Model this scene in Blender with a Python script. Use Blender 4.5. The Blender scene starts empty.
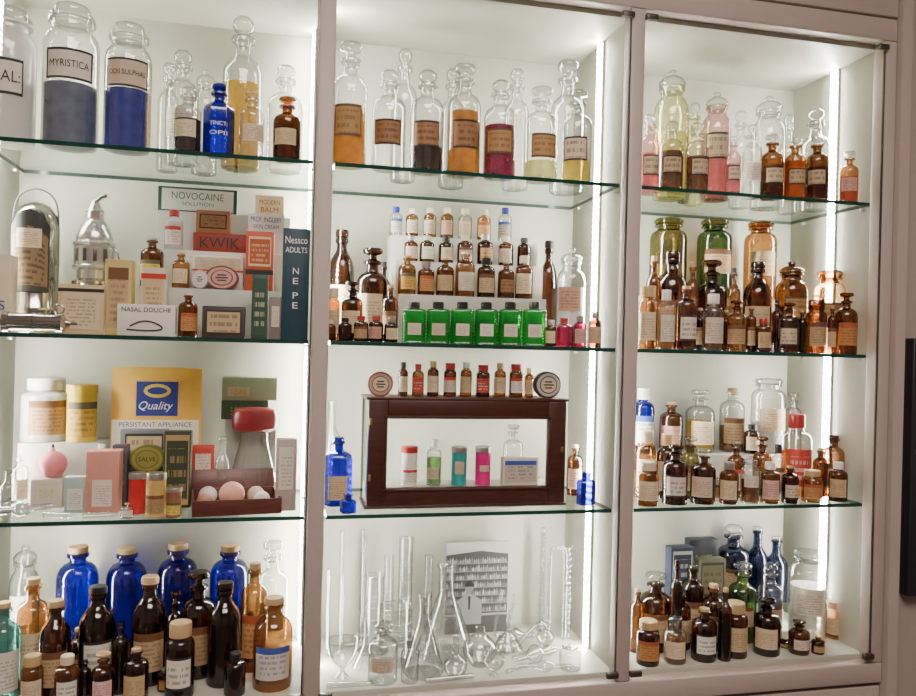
import bpy, bmesh, math, random, re
from math import sin, cos, pi, radians
from mathutils import Vector, Matrix
random.seed(4)
COL=bpy.context.scene.collection
TH=radians(12.8); RO=radians(1.43); F=780.0; CZ=1.45; D=1.5
def ray(x,y):
    ap=x-458; bp=348-y
    a=ap*cos(RO)-bp*sin(RO); b=ap*sin(RO)+bp*cos(RO)
    return F*sin(TH)+a*cos(TH), F*cos(TH)-a*sin(TH), b, a
def un(x,y,Y):
    dx,dy,dz,a=ray(x,y); t=(D+Y)/dy
    return t*dx, CZ+t*dz
def proj(X,Y,Z):
    y=D+Y
    zc=X*sin(TH)+y*cos(TH); a=(X*cos(TH)-y*sin(TH))/zc*F; b=(Z-CZ)/zc*F
    return 458+a*cos(RO)+b*sin(RO), 348-(-a*sin(RO)+b*cos(RO))
def mpp(x,y,Y):
    dx,dy,dz,a=ray(x,y); t=(D+Y)/dy
    return t*F/math.sqrt(F*F+a*a)

# ------------------------------------------------------------ materials
MATS={}
class NT:
    def __init__(s,name):
        s.m=bpy.data.materials.new(name); s.m.use_nodes=True
        s.t=s.m.node_tree; s.t.nodes.clear()
        s.out=s.n('ShaderNodeOutputMaterial')
    def n(s,typ,**kw):
        nd=s.t.nodes.new(typ)
        for k,v in kw.items():
            if k.startswith('i_'):
                key=k[2:]; key=int(key) if key.isdigit() else key
                nd.inputs[key].default_value=v
            else: setattr(nd,k,v)
        return nd
    def l(s,a,b): s.t.links.new(a,b)
    def math(s,op,a,b=0.0,c=None):
        nd=s.n('ShaderNodeMath',operation=op)
        for i,v in enumerate([a,b] if c is None else [a,b,c]):
            if isinstance(v,(int,float)): nd.inputs[i].default_value=v
            else: s.l(v,nd.inputs[i])
        return nd.outputs[0]
def c4(c): return (c[0],c[1],c[2],1.0)
def solid(name,col,rough=.5,metal=0.0,var=.12,scale=30.0,emit=None):
    if name in MATS: return MATS[name]
    T=NT(name); p=T.n('ShaderNodeBsdfPrincipled',i_Roughness=rough,i_Metallic=metal)
    tc=T.n('ShaderNodeTexCoord'); nz=T.n('ShaderNodeTexNoise',i_Scale=scale,i_Detail=3.0)
    T.l(tc.outputs['Object'],nz.inputs['Vector'])
    mx=T.n('ShaderNodeMix',data_type='RGBA')
    mx.inputs[6].default_value=c4([v*(1-var) for v in col]); mx.inputs[7].default_value=c4([min(1,v*(1+var)) for v in col])
    T.l(nz.outputs['Fac'],mx.inputs[0]); T.l(mx.outputs[2],p.inputs['Base Color'])
    if emit:
        p.inputs['Emission Color'].default_value=c4(emit[0]); p.inputs['Emission Strength'].default_value=emit[1]
    T.l(p.outputs[0],T.out.inputs[0]); MATS[name]=T.m; return T.m
def wood(name,c1,c2,rough=.3):
    if name in MATS: return MATS[name]
    T=NT(name); p=T.n('ShaderNodeBsdfPrincipled',i_Roughness=rough)
    tc=T.n('ShaderNodeTexCoord'); mp=T.n('ShaderNodeMapping'); mp.inputs['Scale'].default_value=(6,30,60)
    nz=T.n('ShaderNodeTexNoise',i_Scale=3.0,i_Detail=6.0,i_Distortion=1.0)
    T.l(tc.outputs['Object'],mp.inputs[0]); T.l(mp.outputs[0],nz.inputs['Vector'])
    mx=T.n('ShaderNodeMix',data_type='RGBA'); mx.inputs[6].default_value=c4(c1); mx.inputs[7].default_value=c4(c2)
    T.l(nz.outputs['Fac'],mx.inputs[0]); T.l(mx.outputs[2],p.inputs['Base Color'])
    T.l(p.outputs[0],T.out.inputs[0]); MATS[name]=T.m; return T.m
def glassm(name,tint,edge,opac,diff,pw=2.2,g0=.09,g1=.6):
    """thin-walled glass: tinted transparent + a little body colour + gloss rising at grazing angles"""
    if name in MATS: return MATS[name]
    T=NT(name); lw=T.n('ShaderNodeLayerWeight',i_Blend=.5); f=lw.outputs['Facing']
    mx=T.n('ShaderNodeMix',data_type='RGBA'); mx.inputs[6].default_value=c4(tint); mx.inputs[7].default_value=c4(edge)
    T.l(T.math('POWER',f,pw),mx.inputs[0])
    tr=T.n('ShaderNodeBsdfTransparent'); T.l(mx.outputs[2],tr.inputs[0])
    df=T.n('ShaderNodeBsdfDiffuse'); df.inputs[0].default_value=c4(diff)
    m1=T.n('ShaderNodeMixShader',i_Fac=opac); T.l(tr.outputs[0],m1.inputs[1]); T.l(df.outputs[0],m1.inputs[2])
    gl=T.n('ShaderNodeBsdfGlossy'); gl.inputs['Roughness'].default_value=.09
    tc=T.n('ShaderNodeTexCoord'); nz=T.n('ShaderNodeTexNoise',i_Scale=45.0,i_Detail=2.0); T.l(tc.outputs['Object'],nz.inputs['Vector'])
    bp=T.n('ShaderNodeBump',i_Strength=.18,i_Distance=.004); T.l(nz.outputs['Fac'],bp.inputs['Height']); T.l(bp.outputs[0],gl.inputs['Normal'])
    m2=T.n('ShaderNodeMixShader'); T.l(T.math('MULTIPLY_ADD',T.math('POWER',f,3.5),g1,g0),m2.inputs[0])
    T.l(m1.outputs[0],m2.inputs[1]); T.l(gl.outputs[0],m2.inputs[2])
    T.l(m2.outputs[0],T.out.inputs[0]); MATS[name]=T.m; return T.m
def liquid(name,col,op=.55):
    key='liquid_'+name
    if key in MATS: return MATS[key]
    T=NT(key); tr=T.n('ShaderNodeBsdfTransparent'); tr.inputs[0].default_value=c4([v**.6 for v in col])
    p=T.n('ShaderNodeBsdfPrincipled',i_Roughness=.25)
    tc=T.n('ShaderNodeTexCoord'); nz=T.n('ShaderNodeTexNoise',i_Scale=60.0,i_Detail=3.0); T.l(tc.outputs['Object'],nz.inputs['Vector'])
    mx=T.n('ShaderNodeMix',data_type='RGBA'); mx.inputs[6].default_value=c4([v*.7 for v in col]); mx.inputs[7].default_value=c4([min(1,v*1.6+.02) for v in col])
    T.l(nz.outputs['Fac'],mx.inputs[0]); T.l(mx.outputs[2],p.inputs['Base Color'])
    m=T.n('ShaderNodeMixShader',i_Fac=op); T.l(tr.outputs[0],m.inputs[1]); T.l(p.outputs[0],m.inputs[2])
    T.l(m.outputs[0],T.out.inputs[0]); MATS[key]=T.m; return T.m
def paper(name,base,ink,header=None,border=False,lines=7,dens=.5):
    key='paper_'+name
    if key in MATS: return MATS[key]
    T=NT(key); uv=T.n('ShaderNodeUVMap'); sp=T.n('ShaderNodeSeparateXYZ'); T.l(uv.outputs[0],sp.inputs[0])
    u,v=sp.outputs[0],sp.outputs[1]
    oi=T.n('ShaderNodeObjectInfo')
    if lines:
        vl=T.math('MULTIPLY',v,float(lines)); fr=T.math('FRACT',vl); fl=T.math('FLOOR',vl)
        cb=T.n('ShaderNodeCombineXYZ'); T.l(T.math('MULTIPLY',u,13.0),cb.inputs[0]); T.l(T.math('MULTIPLY',fl,7.3),cb.inputs[1]); T.l(T.math('MULTIPLY',oi.outputs['Random'],50.0),cb.inputs[2])
        nz=T.n('ShaderNodeTexNoise',i_Scale=1.0,i_Detail=1.0); T.l(cb.outputs[0],nz.inputs['Vector'])
        a=T.math('MULTIPLY',T.math('LESS_THAN',fr,.5),T.math('GREATER_THAN',nz.outputs['Fac'],.45))
        mu=T.math('LESS_THAN',T.math('ABSOLUTE',T.math('SUBTRACT',u,.5)),.38)
        mv=T.math('LESS_THAN',T.math('ABSOLUTE',T.math('SUBTRACT',v,.45)),.36)
        k=T.math('MULTIPLY',T.math('MULTIPLY',a,mu),mv)
        k=T.math('MULTIPLY',k,dens)
    else: k=T.math('MULTIPLY',u,0.0)
    if border:
        bu=T.math('GREATER_THAN',T.math('ABSOLUTE',T.math('SUBTRACT',u,.5)),.455)
        bv=T.math('GREATER_THAN',T.math('ABSOLUTE',T.math('SUBTRACT',v,.5)),.42)
        k=T.math('MAXIMUM',k,T.math('MAXIMUM',bu,bv))
    # aged paper: tone varies from one label to the next
    agem=T.n('ShaderNodeMix',data_type='RGBA'); agem.inputs[6].default_value=c4(base); agem.inputs[7].default_value=c4([base[0]*.66,base[1]*.56,base[2]*.42])
    T.l(oi.outputs['Random'],agem.inputs[0])
    mx=T.n('ShaderNodeMix',data_type='RGBA'); T.l(agem.outputs[2],mx.inputs[6]); mx.inputs[7].default_value=c4(ink)
    T.l(k,mx.inputs[0]); outc=mx.outputs[2]
    if header:
        m3=T.n('ShaderNodeMix',data_type='RGBA'); T.l(outc,m3.inputs[6]); m3.inputs[7].default_value=c4(header)
        T.l(T.math('GREATER_THAN',v,.80),m3.inputs[0]); outc=m3.outputs[2]
    p=T.n('ShaderNodeBsdfPrincipled',i_Roughness=.65); T.l(outc,p.inputs['Base Color'])
    T.l(p.outputs[0],T.out.inputs[0]); MATS[key]=T.m; return T.m

GL={
 'clear':(glassm('glass_clear',(.98,.985,.98),(.26,.30,.28),.02,(.8,.82,.8),2.4,.11,.65),'clear'),
 'white':(glassm('glass_milk',(.95,.95,.93),(.8,.8,.8),.6,(.85,.85,.82)),'milky white'),
 'amber':(glassm('glass_amber',(.50,.27,.11),(.07,.024,.007),.13,(.09,.033,.012)),'amber'),
 'dark':(glassm('glass_dark_amber',(.29,.135,.06),(.02,.007,.003),.18,(.028,.011,.005)),'dark brown'),
 'orange':(glassm('glass_orange',(.72,.48,.26),(.22,.09,.03),.14,(.28,.13,.05)),'light amber'),
 'blue':(glassm('glass_cobalt',(.045,.07,.64),(.004,.004,.12),.12,(.01,.018,.26)),'cobalt blue'),
 'dblue':(glassm('glass_dark_blue',(.12,.16,.36),(.01,.012,.05),.22,(.012,.02,.07)),'dark blue'),
 'green':(glassm('glass_green',(.12,.80,.26),(.005,.12,.03),.10,(.01,.34,.08)),'emerald green'),
 'olive':(glassm('glass_olive',(.56,.50,.24),(.09,.09,.02),.12,(.14,.12,.04)),'olive green'),
 'bgreen':(glassm('glass_bottle_green',(.34,.50,.26),(.03,.08,.02),.12,(.06,.12,.04)),'bottle green'),
 'teal':(glassm('glass_teal',(.34,.62,.60),(.08,.24,.24),.22,(.14,.30,.30)),'teal'),
 'pink':(glassm('glass_pink',(.95,.74,.74),(.5,.18,.22),.12,(.7,.36,.4)),'pink'),
 'magenta':(glassm('glass_magenta',(.75,.12,.30),(.2,.02,.06),.2,(.4,.03,.10)),'magenta pink'),
 'yellow':(glassm('glass_yellow',(.94,.93,.70),(.42,.40,.15),.10,(.7,.7,.4)),'pale yellow'),
}
SHELFG=glassm('shelf_glass',(.98,.992,.985),(.86,.94,.90),0.0,(.5,.7,.6),3.0,.03,.4)
EDGE=solid('glass_edge_green',(.008,.045,.035),.12)
CAPS={
 'glass':(GL['clear'][0],'glass stopper','glass_stopper'),
 'cork':(solid('cork',(.50,.35,.18),.8),'cork','cork'),
 'cream':(solid('cap_cream',(.72,.62,.43),.5),'cream cap','screw_cap'),
 'white':(solid('cap_white',(.80,.79,.75),.35),'white cap','screw_cap'),
 'black':(solid('cap_black',(.02,.018,.018),.3),'black cap','screw_cap'),
 'red':(solid('cap_red',(.40,.03,.03),.35),'red cap','screw_cap'),
 'metal':(solid('cap_metal',(.5,.48,.45),.3,.9),'metal cap','screw_cap'),
 'blue':(GL['blue'][0],'blue glass stopper','glass_stopper'),
 'green':(GL['green'][0],'green glass stopper','glass_stopper'),
 'amber':(GL['amber'][0],'amber glass stopper','glass_stopper'),
 'olive':(GL['olive'][0],'olive glass stopper','glass_stopper'),
 'dark':(GL['dark'][0],'brown glass stopper','glass_stopper'),
 'dblue':(solid('cap_blue',(.03,.05,.35),.35),'blue cap','screw_cap'),
}
INK=(.10,.06,.04)
LB={
 'buff':(paper('buff',(.50,.31,.12),INK,None,True,4),'buff'),
 'brown':(paper('brown',(.32,.16,.07),(.03,.015,.01),None,True,4),'brown'),
 'cream':(paper('cream',(.76,.65,.45),INK,None,False,11,.42),'cream'),
 'tan':(paper('tan',(.58,.43,.26),INK,(.16,.07,.03),False,9,.45),'tan'),
 'white':(paper('white',(.85,.83,.76),(.1,.08,.08),None,False,11,.42),'white'),
 'wbord':(paper('white_bordered',(.82,.78,.68),(.03,.02,.02),None,True,5),'dark-bordered white'),
 'whiter':(paper('white_red',(.85,.80,.70),(.3,.08,.08),(.55,.05,.04),False,8),'white and red'),
 'boxed':(paper('boxed',(.80,.76,.68),(.02,.02,.02),None,True,0),'black-bordered'),
 'boxb':(paper('boxed_line',(.70,.60,.42),(.03,.02,.02),None,True,3),'black-bordered'),
 'orange':(paper('orange',(.70,.36,.14),INK,(.4,.1,.04),False,8),'orange'),
 'yellow':(paper('yellow',(.80,.62,.12),INK,(.1,.1,.05),False,6),'yellow'),
 'pink':(paper('pink',(.76,.50,.45),(.2,.05,.05),None,False,8),'pink'),
 'blue':(paper('blue',(.74,.74,.70),(.03,.06,.25),(.05,.1,.4),False,6),'blue and white'),
 'red':(paper('red',(.52,.06,.045),(.8,.7,.6),None,False,5),'red'),
}
LQ={'amber':(.55,.24,.03),'yellow':(.80,.60,.12),'gold':(.75,.48,.07),'brown':(.22,.085,.025),'black':(.03,.015,.01),
 'purple':(.26,.01,.06),'pink':(.78,.34,.36),'blue':(.02,.04,.30),'slate':(.13,.16,.24),'white':(.8,.78,.72),
 'lemon':(.80,.76,.36),'red':(.5,.06,.05),'orange':(.70,.26,.05),'green':(.30,.55,.20)}

# ------------------------------------------------------------ mesh helpers
def mk(verts,faces,mats,smooth=True,uvs=None,ang=.62,name='mesh'):
    me=bpy.data.meshes.new(name); me.from_pydata(verts,[],faces)
    for m in (mats if isinstance(mats,(list,tuple)) else [mats]): me.materials.append(m)
    if uvs:
        ul=me.uv_layers.new(name='UVMap')
        for p in me.polygons:
            for li in p.loop_indices: ul.data[li].uv=uvs[me.loops[li].vertex_index]
    if smooth:
        me.shade_smooth(); me.set_sharp_from_angle(angle=ang)
    return me
def rf_square(n=5.0):
    def f(t): return (abs(cos(t))**n+abs(sin(t))**n)**(-1/n)
    return f
def rf_hex(t): 
    k=pi/3; return .93/cos((t%k)-k/2)
def lathe(prof,mats,R=None,shape=None,seg=28,ang=.62):
    """prof: list (r,z); shape: radial factor applied where r is near R"""
    V=[];Fc=[];rings=[]
    for r,z in prof:
        if r<1e-7: rings.append([len(V)]); V.append((0,0,z)); continue
        w=0
        if shape: w=1.0 if R is None else max(0,min(1,(r/R-.5)/.35))
        idx=[]
        for i in range(seg):
            t=2*pi*i/seg; k=1+w*((shape(t)-1) if shape else 0)
            idx.append(len(V)); V.append((r*k*cos(t),r*k*sin(t),z))
        rings.append(idx)
    for A,B in zip(rings,rings[1:]):
        if len(A)==1 and len(B)==1: continue
        for i in range(seg):
            j=(i+1)%seg
            if len(A)==1: Fc.append((A[0],B[j],B[i]))
            elif len(B)==1: Fc.append((A[i],A[j],B[0]))
            else: Fc.append((A[i],A[j],B[j],B[i]))
    return mk(V,Fc,mats,ang=ang)
def boxm(w,d,h,mat,bev=.0012,c=(0,0,0),segs=2):
    bm=bmesh.new(); bmesh.ops.create_cube(bm,size=1)
    for v in bm.verts: v.co=Vector((v.co.x*w+c[0],v.co.y*d+c[1],(v.co.z+.5)*h+c[2]))
    if bev>0: bmesh.ops.bevel(bm,geom=bm.edges[:],offset=bev,segments=segs,profile=.5,affect='EDGES')
    me=bpy.data.meshes.new('box'); bm.to_mesh(me); bm.free()
    for m in (mat if isinstance(mat,list) else [mat]): me.materials.append(m)
    if bev>0: me.shade_smooth(); me.set_sharp_from_angle(angle=.9)
    return me
def joinm(parts,mats):
    bm=bmesh.new()
    for me,M,mi in parts:
        n0=len(bm.faces); nv=len(bm.verts)
        bm.from_mesh(me); bm.verts.ensure_lookup_table(); bm.faces.ensure_lookup_table()
        for v in bm.verts[nv:]: v.co=M@v.co
        for f in bm.faces[n0:]: f.material_index=mi
        bpy.data.meshes.remove(me)
    me=bpy.data.meshes.new('joined'); bm.to_mesh(me); bm.free()
    for m in mats: me.materials.append(m)
    me.shade_smooth(); me.set_sharp_from_angle(angle=.7)
    return me
def tube(pts,r,mat,res=8,cyc=False):
    cu=bpy.data.curves.new('c','CURVE'); cu.dimensions='3D'; cu.bevel_depth=r; cu.bevel_resolution=3; cu.use_fill_caps=True
    s=cu.splines.new('NURBS'); s.points.add(len(pts)-1)
    for p,q in zip(s.points,pts): p.co=(q[0],q[1],q[2],1)
    s.order_u=min(4,len(pts)); s.use_endpoint_u=True; s.resolution_u=res; s.use_cyclic_u=cyc
    ob=bpy.data.objects.new('c',cu); COL.objects.link(ob)
    dg=bpy.context.evaluated_depsgraph_get(); dg.update()
    me=bpy.data.meshes.new_from_object(ob.evaluated_get(dg)); bpy.data.objects.remove(ob)
    me.materials.clear(); me.materials.append(mat); me.shade_smooth(); return me
TXT={}
def textm(s,w,h,mat,r=None,z=0,y=0,shear=0.0):
    key=(s,shear)
    if key not in TXT:
        cu=bpy.data.curves.new('t','FONT'); cu.body=s; cu.align_x='CENTER'; cu.resolution_u=3; cu.shear=shear
        ob=bpy.data.objects.new('t',cu); COL.objects.link(ob)
        dg=bpy.context.evaluated_depsgraph_get(); dg.update()
        me=bpy.data.meshes.new_from_object(ob.evaluated_get(dg)); bpy.data.objects.remove(ob)
        vs=[v.co.copy() for v in me.vertices]; fs=[tuple(p.vertices) for p in me.polygons]
        x0=min(v.x for v in vs);x1=max(v.x for v in vs);y0=min(v.y for v in vs);y1=max(v.y for v in vs)
        TXT[key]=([((v.x-(x0+x1)/2)/(x1-x0),(v.y-(y0+y1)/2)/(y1-y0)) for v in vs],fs)
    vs,fs=TXT[key]; V=[]
    for a,b in vs:
        xx=a*w; zz=z+b*h
        if r: V.append((r*sin(xx/r),-r*cos(xx/r),zz))
        else: V.append((xx,y,zz))
    return mk(V,fs,mat,smooth=False)

def trim(s):
    w=s.split()
    while len(re.findall(r"\w+",' '.join(w)))>12: w.pop()
    while w and w[-1].rstrip(',') in('with','and','of','the'): w.pop()
    return ' '.join(w)
def thing(name,label,cat,group,X,Y,Z,rot=0.0):
    e=bpy.data.objects.new(name,None); e.empty_display_size=.02; COL.objects.link(e)
    e.location=(X,Y,Z); e.rotation_euler=(0,0,rot); e['label']=trim(label); e['category']=cat
    if group: e['group']=group
    return e
def part(name,me,parent,label=None):
    o=bpy.data.objects.new(name,me); me.name=name; COL.objects.link(o); o.parent=parent
    if label: o['label']=label
    return o
def struct(name,me,loc=(0,0,0)):
    o=bpy.data.objects.new(name,me); COL.objects.link(o); o.location=loc; o['kind']='structure'; return o

# ------------------------------------------------------------ bottle kinds (normalised profiles)
BALL=[(0,.80),(.27,.80),(.33,.86),(.30,.872),(.30,.885),(.46,.90),(.56,.925),(.52,.96),(.34,.988),(0,1)]
DISC=[(0,.80),(.27,.80),(.33,.86),(.26,.875),(.26,.91),(.60,.93),(.64,.945),(.64,.965),(.55,.985),(0,.99)]
SHB=[(0,.006),(.8,0),(.93,.004),(1,.03),(1,.60),(.98,.635),(.90,.67),(.74,.70),(.55,.718),(.43,.735),(.38,.76),(.38,.81),(.42,.822),(.58,.826),(.60,.84),(.57,.858),(.36,.862)]
K={
'shop':dict(body=SHB,cap=BALL,lab=(.22,.47,.85),word='stoppered bottle',name='stoppered_bottle'),
'shopd':dict(body=SHB,cap=DISC,lab=(.22,.47,.85),word='flat-stoppered bottle',name='stoppered_bottle'),
'jar':dict(body=[(0,.006),(.85,0),(.96,.004),(1,.03),(1,.64),(.985,.68),(.92,.725),(.80,.757),(.68,.775),(.62,.79),(.62,.825),(.66,.835),(.74,.838),(.75,.85),(.72,.862),(.58,.865)],
   cap=[(0,.82),(.52,.82),(.58,.865),(.72,.87),(.78,.88),(.76,.90),(.62,.925),(.42,.94),(.24,.948),(.20,.955),(.27,.968),(.25,.985),(.15,.997),(0,1)],lab=(.36,.60,.80),word='wide-mouth stoppered jar',name='stoppered_jar'),
'bigjar':dict(body=[(0,.006),(.85,0),(.96,.004),(1,.03),(1,.68),(.985,.72),(.93,.76),(.84,.785),(.76,.80),(.72,.815),(.72,.85),(.76,.86),(.84,.863),(.85,.875),(.82,.887),(.70,.89)],
   cap=[(0,.85),(.64,.85),(.68,.885),(.80,.89),(.84,.90),(.80,.918),(.70,.925),(.64,.93),(.66,.955),(.60,.982),(.42,.997),(0,1)],lab=(.36,.60,.80),word='wide-mouth stoppered jar',name='stoppered_jar'),
'med':dict(body=[(0,.006),(.85,0),(.96,.004),(1,.025),(1,.66),(.975,.705),(.88,.745),(.70,.775),(.50,.795),(.39,.81),(.36,.83),(.36,.895),(.42,.90),(.50,.905),(.50,.935),(.45,.945),(.34,.945)],
   cap=[(0,.88),(.30,.88),(.33,.945),(.40,.948),(.41,.99),(.38,1),(0,1)],lab=(.14,.54,.95),word='medicine bottle',name='medicine_bottle'),
'stop':dict(body=[(0,.006),(.85,0),(.96,.004),(1,.025),(1,.60),(.975,.64),(.88,.68),(.70,.71),(.50,.73),(.40,.74),(.37,.76),(.37,.81),(.44,.815),(.54,.82),(.54,.845),(.47,.855),(.34,.855)],cap=DISC,lab=(.14,.50,.9),word='stoppered medicine bottle',name='medicine_bottle'),
'screw':dict(body=[(0,.006),(.85,0),(.96,.004),(1,.03),(1,.66),(.97,.71),(.86,.75),(.68,.775),(.50,.79),(.46,.81),(.46,.90),(.40,.90)],
   cap=[(.50,.825),(.55,.83),(.55,.985),(.50,1),(0,1)],lab=(.13,.58,.95),word='medicine bottle',name='medicine_bottle'),
'squat':dict(body=[(0,.006),(.90,0),(.97,.004)]+[q for i in range(9) for q in ((1.0,.03+.081*i),(.965,.055+.081*i))]+[(1,.76),(.98,.79),(.90,.815),(.70,.83),(.48,.84),(.42,.85),(.42,.91),(.40,.91)],
   cap=[(.44,.85),(.48,.855),(.48,.985),(.44,1),(0,1)],lab=(.20,.48,.50),word='ribbed square poison bottle',name='square_bottle'),
'broad':dict(body=[(0,.006),(.88,0),(.97,.004),(1,.02),(1,.70),(.985,.745),(.93,.785),(.83,.82),(.68,.845),(.50,.86),(.42,.868),(.40,.875),(.40,.905),(.52,.91),(.54,.925),(.52,.94),(.38,.945)],
   cap=[(0,.90),(.34,.90),(.37,.944),(.46,.948),(.48,.975),(.46,.998),(0,1)],lab=(.12,.48,1.0),word='broad round-shouldered jar',name='wide_mouth_bottle'),
'wjar':dict(body=[(0,.006),(.88,0),(.97,.004),(1,.03),(1,.72),(.985,.76),(.92,.80),(.80,.825),(.66,.84),(.62,.85),(.62,.88),(.76,.885),(.78,.90),(.74,.912),(.58,.915)],
   cap=[(0,.86),(.54,.86),(.58,.915),(.70,.92),(.80,.935),(.80,.965),(.66,.99),(0,1)],lab=(.30,.60,.85),word='wide-mouth stoppered jar',name='stoppered_jar'),
'pot':dict(body=[(0,.006),(.88,0),(.97,.004),(1,.04),(1,.68),(.96,.735),(.84,.77),(.70,.785),(.68,.80),(.68,.90),(.6,.90)],
   cap=[(.70,.815),(.77,.82),(.77,.985),(.72,1),(0,1)],lab=(.14,.58,1.0),word='wide-mouth bottle',name='wide_mouth_bottle'),
'winc':dict(body=[(0,.006),(.85,0),(.96,.004),(1,.03),(1,.58),(.985,.63),(.92,.69),(.80,.735),(.64,.77),(.48,.80),(.40,.83),(.38,.87),(.48,.88),(.52,.90),(.48,.925),(.34,.93)],
   cap=[(0,.86),(.30,.86),(.33,.93),(.50,.935),(.52,.97),(.46,1),(0,1)],lab=(.14,.50,.95),word='round bottle',name='round_bottle'),
'slim':dict(body=[(0,.006),(.85,0),(.96,.004),(1,.02),(1,.55),(.96,.60),(.80,.65),(.58,.69),(.42,.73),(.38,.78),(.38,.90),(.50,.905),(.50,.93),(.34,.935)],
   cap=[(0,.88),(.30,.88),(.33,.935),(.45,.94),(.45,.99),(0,1)],lab=(.10,.45,1.0),word='slender bottle',name='slender_bottle'),
'can':dict(body=[(0,.0),(.97,0),(1.0,.008),(1.0,.02),(.975,.03),(.975,.87),(.6,.87)],
   cap=[(.98,.84),(1.02,.845),(1.02,.97),(.98,.99),(.7,1),(0,1)],lab=(.10,.50,1.0),word='cylindrical tin',name='tin'),
}
CTX={}
def shelf(z,where,tiers=None):
    CTX.clear(); CTX.update(z=z,where=where,tiers=tiers or {0:(.035,.30,0.0)},placed=[])
def clash(X,Y,R,zb):
    for p in CTX['placed']:
        if p[0]=='c':
            if math.hypot(X-p[1],Y-p[2])<R+p[3]+.0012 and p[4]==zb: return True
        else:
            if X+R>p[1] and X-R<p[2] and Y+R>p[3] and Y-R<p[4] and p[5]==zb: return True
    return False
MISS=[]
def bottle(kind,xc,yt,w,Y,glass,cap,lab,liq,tier=0,txt=None,sq=None,lz=None,rot=None):
    k=K[kind]; y0,y1,zb=CTX['tiers'][tier]; Z0=CTX['z']+zb
    best=None; ok=False
    for j in range(0,80):
        s=(j+1)//2*(.005)*(1 if j%2 else -1); Yc=Y+s
        R=mpp(xc,yt,Yc)*w/2*.985
        if sq=='s': R*=.92
        if Yc-R<y0 or Yc+R>y1:
            if j>0: continue
            Yc=min(max(Yc,y0+R),y1-R); R=mpp(xc,yt,Yc)*w/2*.985*(.92 if sq=='s' else 1)
        X0,Zt=un(xc,yt,Yc); pb=proj(X0,Yc,Z0); X,_=un(xc,(yt+pb[1])/2,Yc)
        if best is None: best=(X,Yc,R,Zt)
        if not clash(X,Yc,R,zb): best=(X,Yc,R,Zt); ok=True; break
    if not ok: MISS.append((kind,xc,yt)); return None
    X,Yc,R,Zt=best; CTX['placed'].append(('c',X,Yc,R,zb))
    H=max(.02,Zt-Z0)
    shape={None:None,'s':rf_square(6),'h':rf_hex}[sq]
    face=math.atan2(X,D+Yc)
    if rot is None:
        rr_=random.uniform(-.25,.25)
        rot=-face*.7+rr_*(0 if sq=='s' or txt else 1)
    gm,gw=GL[glass] if glass in GL else (CANS[glass],glass)
    cm,cw,cn=CAPS[cap] if cap in CAPS else (None,None,None)
    size='small ' if H<.085 else ('tall ' if H>.19 else '')
    lw=(' and '+LB[lab][1]+' label') if lab in LB else ''
    desc=size+(gw+' glass ' if glass in GL else CANW.get(glass,glass)+' ')+k['word']+(' with '+cw if cw else '')+lw
    if liq and len(re.findall(r"\w+",desc))<11: desc+=', '+liq[0]+' contents'
    e=thing(k['name'],desc,'bottle' if kind!='can' else 'tin',CTX['where'],X,Yc,Z0,rot)
    bp=[(r*R,z*H) for r,z in k['body']]
    part('glass_body' if glass in GL else 'tin_body',lathe(bp,gm,R,shape,seg=24 if sq=='h' else 28),e)
    if cm:
        part(cn,lathe([(r*R,z*H) for r,z in k['cap']],cm,seg=24),e,cw)
    if liq:
        nm,fl=liq; top=fl*H; lp=[(0,.004)]; prev=None
        for r,z in bp[1:]:
            if z>=top:
                if prev: 
                    q=(top-prev[1])/max(1e-6,z-prev[1]); lp.append(((prev[0]+(r-prev[0])*q)*.93,top))
                break
            lp.append((r*.93,max(.004,z))); prev=(r,z)
        lp.append((0,top))
        part('contents',lathe(lp,liquid(nm,LQ[nm],.72 if nm in('slate','blue','white') else .42),R*.93,shape,seg=24),e,nm+' contents')
    if lab in LB:
        a,b,hw=lz or k['lab']
        V=[];UV=[];Fc=[];n=16
        for i in range(n+1):
            t=-hw+2*hw*i/n
            rr=R*((shape(t-pi/2)) if shape else 1)+.0007
            for j,z in enumerate((a,b)):
                V.append((rr*sin(t),-rr*cos(t),z*H)); UV.append((i/n,j))
        for i in range(n): Fc.append((2*i,2*i+2,2*i+3,2*i+1))
        lo=part('paper_label',mk(V,Fc,LB[lab][0],uvs=UV,ang=3.0),e,LB[lab][1]+' label')
        if txt:
            rows=txt.split('/'); hh=(b-a)*H/len(rows)
            for i,tx in enumerate(rows):
                av=2*hw*R*.82; ht=min(hh*.42,av/(len(tx)*.60)); wd=min(av,ht*len(tx)*.72)
                part('lettering',textm(tx,wd,ht,INKS['k'],r=R*1.0+.0018,z=b*H-hh*(i+.5)),lo)
    elif txt:
        rows=txt.split('/'); a,b,hw=k['lab']; hh=(b-a)*H/len(rows)
        for i,tx in enumerate(rows):
            part('lettering',textm(tx,1.25*R,hh*.42,INKS['w'],r=R*1.06,z=b*H-hh*(i+.5)),e,'white lettering')
    return e
CANS={}
CANW={'tin_yellow':'yellow printed','tin_white':'white','tin_teal':'teal','tin_pink':'magenta pink','tin_red':'red','tin_gold':'gold','tin_brown':'brown'}
for nm,c in {'tin_yellow':(.62,.46,.05),'tin_white':(.82,.80,.74),'tin_teal':(.03,.32,.32),'tin_pink':(.66,.02,.22),'tin_red':(.50,.025,.025),'tin_gold':(.55,.38,.12),'tin_brown':(.25,.12,.06)}.items():
    CANS[nm]=solid(nm,c,.35)
CAPS['yellow']=(CANS['tin_yellow'],'yellow lid','tin_lid')
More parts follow.
